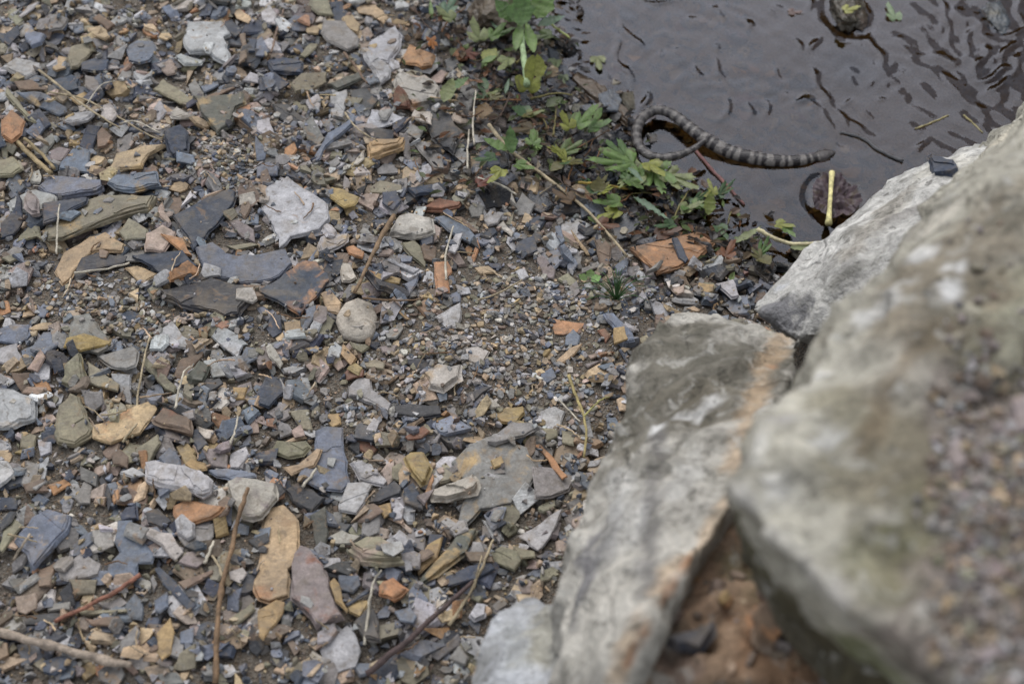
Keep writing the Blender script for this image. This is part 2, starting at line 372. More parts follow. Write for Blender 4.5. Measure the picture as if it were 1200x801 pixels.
bA, bvA = boulder("boulder", [(770, 366, 1.40), (800, 357, 1.45), (850, 362, 1.46), (946, 394, 1.36), (932, 440, 1.26), (740, 420, 1.36), (706, 500, 1.28), (674, 580, 1.20), (650, 664, 1.14),
      (640, 760, 1.08), (632, 860, 1.02), (720, 860, .95), (722, 770, .96), (738, 745, .97), (802, 655, 1.02), (868, 580, 1.07), (908, 500, 1.15), (760, 520, 1.17),
      (740, 560, 1.55), (690, 860, 1.36), (850, 560, 1.5), (800, 420, 1.62), (780, 800, 1.25)], GREY,
      "leaning grey boulder with a dark top and a tan rim down one side",
      spots=[([(770, 400), (800, 440), (770, 480), (850, 430), (880, 420)], .075, lin(94, 90, 80), .9), ([(800, 470), (840, 490)], .03, lin(98, 92, 80), .75),
             ([(765, 372), (800, 360), (860, 372), (900, 388)], .008, lin(186, 180, 165), .9),
             ([(918, 392), (905, 420), (885, 470), (862, 545)], .011, TAN, .7), ([(925, 395), (908, 430)], .006, RUST, .7),
             ([(858, 580), (806, 648), (772, 690), (740, 752), (722, 792)], .009, TAN, .65), ([(808, 652), (785, 690), (752, 745), (735, 775)], .005, RUST, .9),
             ([(770, 500), (765, 560), (762, 640), (757, 700)], .008, lin(100, 98, 98), .7), ([(690, 640), (680, 690), (672, 720)], .014, lin(104, 103, 108), .8),
             ([(720, 600), (705, 650)], .012, lin(112, 112, 114), .6), ([(770, 500)], .007, WHITE, .8), ([(795, 488)], .007, WHITE, .8), ([(820, 490), (838, 470)], .006, WHITE, .7),
             ([(815, 530), (800, 570)], .010, WHITE, .35), ([(730, 560), (740, 620)], .015, WHITE, .35)])
bC, bvC = boulder("boulder", [(873, 362, 1.50), (884, 345, 1.53), (930, 303, 1.56), (980, 268, 1.58), (1040, 216, 1.60), (1058, 196, 1.62), (1090, 183, 1.62), (1148, 174, 1.60), (1230, 150, 1.5),
      (1250, 420, 1.30), (1000, 410, 1.38), (925, 400, 1.44), (900, 385, 1.48), (960, 330, 1.44), (1080, 260, 1.40), (1000, 330, 1.8), (1200, 300, 1.9), (1060, 240, 1.82), (930, 372, 1.75)], lin(188, 186, 182),
      "smooth pale grey boulder at the water's edge carrying one dark stone", voxel=.009, smooth=5, amp=.009,
      spots=[([(905, 360), (925, 372)], .02, lin(92, 92, 98), .8), ([(890, 350), (912, 338)], .012, lin(200, 203, 210), .8), ([(980, 300), (1000, 330)], .02, lin(140, 138, 134), .6),  # first mark paints the shadow in the gap beside the leaning boulder
             ([(1060, 230), (1000, 290)], .02, lin(160, 154, 144), .7), ([(1090, 200), (1150, 190)], .02, lin(196, 192, 182), .7), ([(1040, 260), (1080, 240)], .012, lin(128, 124, 120), .6)])
bB, bvB = boulder("boulder", [(1236, 108, 1.16), (1172, 192, 1.10), (1096, 272, 1.04), (1010, 352, .98), (940, 406, .93), (890, 476, .88), (859, 556, .83), (854, 588, .81), (905, 640, .78), (948, 680, .755), (1012, 724, .735),
      (1080, 775, .72), (1140, 850, .70), (1350, 850, .66), (1350, 60, 1.12), (848, 606, .96), (868, 674, .99), (918, 748, 1.0), (988, 816, .99), (1075, 915, .97), (1350, 980, .86), (900, 560, 1.05), (1200, 300, 1.35), (1350, 300, 1.6), (1000, 480, 1.15)],
      lin(166, 162, 150), "largest boulder, lichen-spotted on top with gritty soil and a mossy underside with shade painted in", voxel=.008, smooth=1, amp=.012,
      extra=[(.75, -.2, 0.0), (.75, .5, 0.0), (.95, .1, .1)],
      spots=[([(1150, 470), (1200, 560), (1120, 640), (1180, 740), (1130, 760)], .06, SOIL, .95), ([(1125, 540), (1115, 620), (1105, 690)], .025, SOIL, .8),
             ([(1185, 350), (1160, 400), (1190, 420)], .03, MOSS, .4), ([(1010, 660), (1030, 690), (1020, 640)], .018, MOSS, .5), ([(1080, 580), (1060, 620)], .014, MOSS, .5),
             ([(866, 622), (905, 690), (940, 722), (1000, 780)], .035, lin(80, 76, 54), .9), ([(880, 670), (925, 745), (975, 795)], .06, lin(72, 66, 50), .9), ([(1010, 760), (1030, 780)], .02, lin(88, 96, 50), .7),  # mossy olive underside, its shade also painted into the colour
             ([(862, 575), (900, 622), (945, 668), (985, 700)], .007, lin(184, 180, 176), .6), ([(875, 545), (885, 520)], .010, WHITE, .4), ([(1112, 338), (1112, 350)], .008, WHITE, 1), ([(1119, 313)], .007, WHITE, 1),
             ([(1070, 272), (1095, 268), (1120, 240)], .010, lin(196, 190, 178), .8), ([(1080, 295)], .010, WHITE, .8), ([(930, 420), (920, 460), (915, 490)], .010, lin(190, 186, 186), .8),
             ([(960, 520), (972, 510)], .008, WHITE, .7), ([(940, 492)], .007, WHITE, .7), ([(1150, 452)], .007, WHITE, .9), ([(1010, 372), (1030, 365)], .007, WHITE, .7), ([(960, 440)], .006, WHITE, .7), ([(905, 560), (925, 580)], .008, WHITE, .6), ([(1060, 330), (1045, 345)], .006, WHITE, .6), ([(1000, 470), (1040, 520), (1020, 580)], .03, lin(118, 112, 92), .7),
             ([(1190, 140), (1170, 165)], .02, lin(192, 184, 168), .7), ([(1170, 260), (1120, 300), (1060, 380)], .035, lin(118, 108, 92), .75), ([(1000, 420), (1060, 440)], .02, lin(160, 156, 146), .6),
             ([(1090, 395), (1045, 450), (1005, 530)], .006, lin(104, 92, 74), .7)])  # diagonal shading line across the top, painted as colour
bF, bvF = boulder("boulder", [(690, 860, 1.00), (722, 770, 1.02), (795, 655, 1.07), (866, 585, 1.13), (930, 680, 1.06), (1000, 780, 1.02), (1080, 880, 1.0), (880, 800, .98), (850, 700, 1.03),
      (870, 700, 1.5), (760, 880, 1.3), (1060, 900, 1.3)], lin(152, 128, 106), "brown earthy rock wedged in the gap under the largest boulder", amp=.024,
      spots=[([(800, 690), (840, 640)], .03, lin(128, 104, 88), .7), ([(900, 740), (920, 770)], .025, lin(128, 96, 70), .6), ([(860, 660), (900, 690)], .02, OLIVE, .6), ([(760, 760), (800, 780)], .02, lin(136, 118, 108), .7)])
bE, bvE = boulder("boulder", [(553, 800, 1.16), (562, 745, 1.19), (585, 708, 1.22), (622, 690, 1.25), (650, 705, 1.22), (690, 800, 1.12), (690, 880, 1.08), (540, 880, 1.10), (600, 770, 1.14), (620, 780, 1.32), (570, 860, 1.28), (660, 860, 1.28)], lin(178, 180, 184),
      "small whitish rock tucked beneath the leaning grey boulder", amp=.007, spots=[([(625, 688), (640, 700)], .014, MOSS, .9), ([(600, 740), (610, 770)], .012, lin(140, 142, 140), .6), ([(640, 720), (640, 770)], .012, lin(140, 134, 110), .6)])
BVS = (bvA, bvC, bvB, bvF, bvE)

# ---------------------------------------------------------------- stones let down one by one onto a height field
X0, Y0, RES = -1.10, -.66, .0016
NX, NY = int(2.2 / RES), int(1.72 / RES)
gx = X0 + np.arange(NX) * RES; gy = Y0 + np.arange(NY) * RES
_cx = np.linspace(X0, X0 + 2.2, 276); _cy = np.linspace(Y0, Y0 + 1.72, 216)
_X, _Y = np.meshgrid(_cx, _cy); _Z = base_z(_X, _Y)
def bilinear(Z, x, y):
    u = np.clip((np.asarray(x) - X0) / 2.2 * 275, 0, 274.999); v = np.clip((np.asarray(y) - Y0) / 1.72 * 215, 0, 214.999)
    i = u.astype(int); j = v.astype(int); fu = u - i; fv = v - j
    return (Z[j, i] * (1 - fu) + Z[j, i + 1] * fu) * (1 - fv) + (Z[j + 1, i] * (1 - fu) + Z[j + 1, i + 1] * fu) * fv
GX, GY = np.meshgrid(gx, gy)
H = bilinear(_Z, GX, GY).astype(np.float32)
DS = bilinear(shore_d(_X, _Y), GX, GY).astype(np.float32)
def inside(poly, X, Y):
    r = np.zeros(X.shape, bool); n = len(poly)
    for i in range(n):
        ax, ay = poly[i]; bx, by = poly[(i + 1) % n]
        if ay == by: continue
        r ^= ((ay > Y) != (by > Y)) & (X < (bx - ax) * (Y - ay) / (by - ay) + ax)
    return r
def settle(poly, th, damp, jit, rest=72, write=True, hero=False):
    """poly: world xy outline. Returns (cx, cy, z of the underside at the centre, normal slopes a,b)."""
    x0, y0 = poly.min(0); x1, y1 = poly.max(0)
    i0 = max(int((x0 - X0) / RES), 0); i1 = min(int((x1 - X0) / RES) + 2, NX); j0 = max(int((y0 - Y0) / RES), 0); j1 = min(int((y1 - Y0) / RES) + 2, NY)
    cx, cy = poly.mean(0)
    if i1 - i0 < 2 or j1 - j0 < 2: return None
    X = GX[j0:j1, i0:i1]; Y = GY[j0:j1, i0:i1]; m = inside(poly, X, Y)
    if m.sum() < 4: return None
    x = X[m] - cx; y = Y[m] - cy; h = H[j0:j1, i0:i1][m]
    hm = h.mean(); sxx = (x * x).sum() + 1e-9; syy = (y * y).sum() + 1e-9; sxy = (x * y).sum()
    bx = (x * (h - hm)).sum(); by = (y * (h - hm)).sum(); det = sxx * syy - sxy * sxy + 1e-12
    a = (bx * syy - by * sxy) / det * damp + R.gauss(0, jit); b = (by * sxx - bx * sxy) / det * damp + R.gauss(0, jit)
    a = max(-.6, min(.6, a)); b = max(-.6, min(.6, b))
    z = float(np.percentile(h - a * x - b * y, rest))
    if write:
        top = z + th + a * x + b * y
        sub = H[j0:j1, i0:i1]; sub[m] = np.maximum(h, top)
        if hero: HERO[j0:j1, i0:i1] |= m
    return cx, cy, z, a, b
def slope_matrix(a, b, spin=0.0):
    n = Vector((-a, -b, 1)).normalized(); return n.rotation_difference  # unused

FINE = [(95, 335, 75, 40), (160, 370, 60, 30), (545, 425, 110, 50), (620, 390, 100, 60), (640, 460, 80, 60), (580, 330, 70, 40), (275, 185, 40, 45), (340, 130, 35, 30), (255, 165, 30, 30), (500, 400, 80, 40), (440, 470, 60, 30), (660, 340, 60, 30)]
def fineness(px, py):
    return max([0] + [1 - ((px - a) / c) ** 2 - ((py - b) / d) ** 2 for a, b, c, d in FINE])
def project(p):
    v = Vector(p) - CAM; d = v.dot(FW); return 600 + v.dot(RT) / d * FPX, 400.5 - v.dot(UP) / d * FPX
def hit_boulder(x, y):
    for bv in BVS:
        h = bv.ray_cast(Vector((x, y, 1.5)), Vector((0, 0, -1)))
        if h[0] is not None and bv.ray_cast(Vector((x, y, .03)), Vector((0, 0, 1)))[0] is not None and h[0].z > .1:
            lo = bv.ray_cast(Vector((x, y, -.5)), Vector((0, 0, 1)))
            if lo[0] is not None and lo[0].z < .06: return True
    return False

# shared little stone shapes: (verts, tris) with unit footprint
def chip(n, rr):
    ang = np.sort((np.arange(n) + np.array([rr.uniform(-.38, .38) for _ in range(n)])) / n * 2 * math.pi)
    rad = np.array([rr.uniform(.72, 1.15) for _ in range(n)])
    el = rr.uniform(.42, 1.0); ring = np.stack([np.cos(ang) * rad, np.sin(ang) * rad * el], -1)
    tops = []
    lv = [(0, rr.uniform(.75, 1.0)), (.5, 1.0), (1.0, rr.uniform(.80, .97))]
    v = []
    tx, ty = rr.uniform(-.25, .25), rr.uniform(-.25, .25)
    for z, s in lv:
        off = np.array([rr.uniform(-.08, .08), rr.uniform(-.08, .08)])
        for q in ring * s + off: v.append((q[0], q[1], z + (z > .9) * (tx * q[0] + ty * q[1]) + rr.uniform(-.06, .06) * (z > 0)))
    f = []
    for k in range(2):
        for i in range(n):
            a = k * n + i; b = k * n + (i + 1) % n
            f += [(a, b, b + n), (a, b + n, a + n)]
    for i in range(1, n - 1): f.append((2 * n, 2 * n + i, 2 * n + i + 1))
    return np.array(v), np.array(f), ring
rr = random.Random(3)
CH = [chip(rr.choice((3, 4, 4, 5, 5, 6, 7)), rr) for _ in range(90)]
CHS = [chip(rr.choice((3, 4, 4, 5)), rr) for _ in range(40)]
MIXC = 'gggggggbbbbbbbBBBBBnntttttllllllvvvvkkpOomwwtp'
acc = {"v": [], "f": [], "c": [], "n": 0}
def emit(V, F, colr, wet, store=acc):
    store["v"].append(V); store["f"].append(F + store["n"]); store["n"] += len(V)
    store["c"].append(np.tile(np.array([*colr, 1 - wet]), (len(V), 1)))
def jcol(k, r=R, s=.22, ds=.12):
    c = PAL[k]; g_ = math.exp(r.gauss(0, s)); m = sum(c) / 3; ds *= .7
    return tuple(max(.01, (m + (q - m) * (1 - r.uniform(0, ds * 4))) * g_ * math.exp(r.gauss(0, .018))) for q in c)
def wet_at(x, y, d): return max(0.0, min(1.0, 1.15 - (d - .01) / .15)) if d > -1 else 1
HERO = np.zeros((NY, NX), bool)
XMIN, XMAX, YMIN, YMAX = -.98, 1.0, -.56, .98
def scatter(n, smin, smax, shapes, power, damp, jit, rest, thick, colmix=MIXC, fine_skip=True, write=True, store=acc, avoid=0, zone=False):
    made = 0
    while made < n:
        made += 1
        if zone:
            e = R.choice(FINE); p_ = P(e[0] + R.gauss(0, .55) * e[2], e[1] + R.gauss(0, .55) * e[3], .02); x, y = p_.x, p_.y
        else: x = R.uniform(XMIN, XMAX); y = R.uniform(YMIN, YMAX)
        j = int((y - Y0) / RES); i = int((x - X0) / RES); d = float(DS[j, i])
        if d < -.05 and R.random() < .62: continue
        if d < -.3: continue
        if avoid and HERO[j, i] and R.random() < avoid: continue
        px, py = project((x, y, float(H[j, i])))
        if px < -170 or px > 1300 or py > 960 or py < -130: continue
        if px > 760 and py > 420 + (px - 760) * -.2 and d > .12: continue      # ground covered by the boulder pile
        s = smin * (smax / smin) ** (R.random() ** power)
        if fine_skip and R.random() < 2.2 * fineness(px, py): s = smin * R.uniform(.55, 1.0)
        V, F, ring = R.choice(shapes); an = R.uniform(0, 2 * math.pi); c, sn = math.cos(an) * s / 2, math.sin(an) * s / 2
        th = s * R.uniform(*thick)
        rot = np.array([[c, sn], [-sn, c]])
        if s > .0062:
            q = settle(ring @ rot + (x, y), th, damp, jit, rest, write)
            if q is None: continue
            cx, cy, z, a, b = q
        else:
            a = R.gauss(0, .25); b = R.gauss(0, .25); z = float(H[j, i]) - .1 * s; cx, cy = x, y
        XY = V[:, :2] @ rot
        Z = z + V[:, 2] * th + a * XY[:, 0] + b * XY[:, 1]
        W = np.column_stack([XY[:, 0] + x - a * V[:, 2] * th, XY[:, 1] + y - b * V[:, 2] * th, Z])
        emit(W, F, jcol(R.choice('BBBnbbkkvr' if d < .13 and R.random() < .6 else colmix)), wet_at(x, y, d), store)
scatter(7000, .005, .013, CHS, 1.2, .8, .25, 50, (.3, .7))
scatter(13000, .012, .048, CH, 1.5, .9, .11, 52, (.07, .22))
scatter(9000, .004, .012, CHS, 1.2, .8, .25, 50, (.3, .7))
# ---------------------------------------------------------------- the traced stones
def resample(poly, rr_, step=.011, jit=.055):
    out = []
    n = len(poly)
    for i in range(n):
        A = np.array(poly[i]); B = np.array(poly[(i + 1) % n]); e = B - A; L = np.hypot(*e); k = max(1, min(5, int(round(L / step))))
        nn = np.array([e[1], -e[0]]) / (L + 1e-9)
        for q in range(k):
            t = q / k; p = A + e * t
            if q: p = p + nn * rr_.gauss(0, jit) * L / k + e / k * rr_.uniform(-.25, .25)
            else: p = p + np.array([rr_.gauss(0, 1), rr_.gauss(0, 1)]) * .0006
            out.append(p)
    return np.array(out)
def inset(poly, d):
    e1 = poly - np.roll(poly, 1, 0); e2 = np.roll(poly, -1, 0) - poly
    nrm = lambda e: np.stack([-e[:, 1], e[:, 0]], -1) / (np.linalg.norm(e, axis=1)[:, None] + 1e-9)
    n = nrm(e1) + nrm(e2); n /= (np.linalg.norm(n, axis=1)[:, None] + 1e-6)
    return poly + n * np.asarray(d).reshape(-1, 1)
def area(p):
    x, y = p[:, 0], p[:, 1]; return .5 * float((x * np.roll(y, -1) - y * np.roll(x, -1)).sum())
def clip_half(p, q, nrm):
    out = []
    s = (p - q) @ nrm
    for i in range(len(p)):
        j = (i + 1) % len(p)
        if s[i] >= 0: out.append(p[i])
        if s[i] * s[j] < 0: out.append(p[i] + (p[j] - p[i]) * (s[i] / (s[i] - s[j])))
    return np.array(out)
def slab_mesh(poly, th, rr_, round_=False, lam=True):
    """poly: outline round its own centre, counter-clockwise. Layered edges, broken rims, sometimes a cleaved sheet on top."""
    P2 = resample(poly, rr_); n = len(P2)
    if round_:
        prof = [(0, .55), (.12, .28), (.35, .05), (.55, 0), (.75, .10), (.9, .30), (.98, .62), (1.0, .95)]
        sc = min(np.ptp(poly, 0)) * .33
        rings = [(z, inset(P2, np.full(n, s * sc))) for z, s in prof]
    else:
        w = np.array([rr_.uniform(-1, 1) for _ in range(n)])
        k = rr_.uniform(.35, .65); s1 = rr_.uniform(.0, .35); s0 = rr_.uniform(-.1, .55)
        prof = [(0, s0 + .3), (.10, s0), (k, s1 * .4), (k + .03, s1 + .12), (.90, s1 + .16), (1.0, s1 + .38)]
        lim = min(np.ptp(poly, 0)) * .16
        rings = []
        for z, s in prof:
            d = np.clip(np.array([s * th + w[i] * .10 * th + rr_.gauss(0, .07) * th for i in range(n)]), -.2 * lim, lim)
            rings.append((z, inset(P2, d)))
    v = []; f = []
    tx, ty = (rr_.gauss(0, .03), rr_.gauss(0, .03)) if not round_ else (0, 0)
    for z, q in rings:
        for p in q: v.append((p[0], p[1], z * th + (z > .5) * (tx * p[0] + ty * p[1]) + (rr_.gauss(0, .03) * th if 0 < z < 1 else 0)))
    for r_ in range(len(rings) - 1):
        for i in range(n):
            a = r_ * n + i; b = r_ * n + (i + 1) % n; f.append((a, b, b + n, a + n))
    def cap(ring2, z, flip=False, off=0):
        tri = tessellate_polygon([[Vector((p[0], p[1], 0)) for p in ring2]])
        for t in tri:
            a, b, c = [np.array(ring2[i]) for i in t]
            up = (b[0] - a[0]) * (c[1] - a[1]) - (b[1] - a[1]) * (c[0] - a[0]) > 0
            t = t if up != flip else t[::-1]
            f.append(tuple(off + i for i in t))
    top = rings[-1][1]
    cap(top, th, off=(len(rings) - 1) * n); cap(rings[0][1], 0, True, 0)
    if lam and not round_ and rr_.random() < .55:
        for _ in range(rr_.choice((1, 1, 2))):
            an = rr_.uniform(0, 6.283); nv = np.array([math.cos(an), math.sin(an)])
            src = inset(top, np.full(n, th * .05)); ext = np.ptp(src @ nv)
            q = clip_half(src, src.mean(0) + nv * ext * rr_.uniform(-.2, .28), nv)
            if len(q) < 4 or area(q) < .15 * area(top): continue
            q = resample(q, rr_, .009, .12)
            h = th * rr_.uniform(.08, .2) ; o = len(v); m = len(q); hi = inset(q, np.full(m, h * .3))
            zb = lambda p: th + tx * p[0] + ty * p[1]
            v += [(p[0], p[1], zb(p) - th * .08) for p in q] + [(p[0], p[1], zb(p) + h) for p in hi]
            f += [(o + i, o + (i + 1) % m, o + m + (i + 1) % m, o + m + i) for i in range(m)]
            cap(hi, 0, off=o + m)
    return v, f

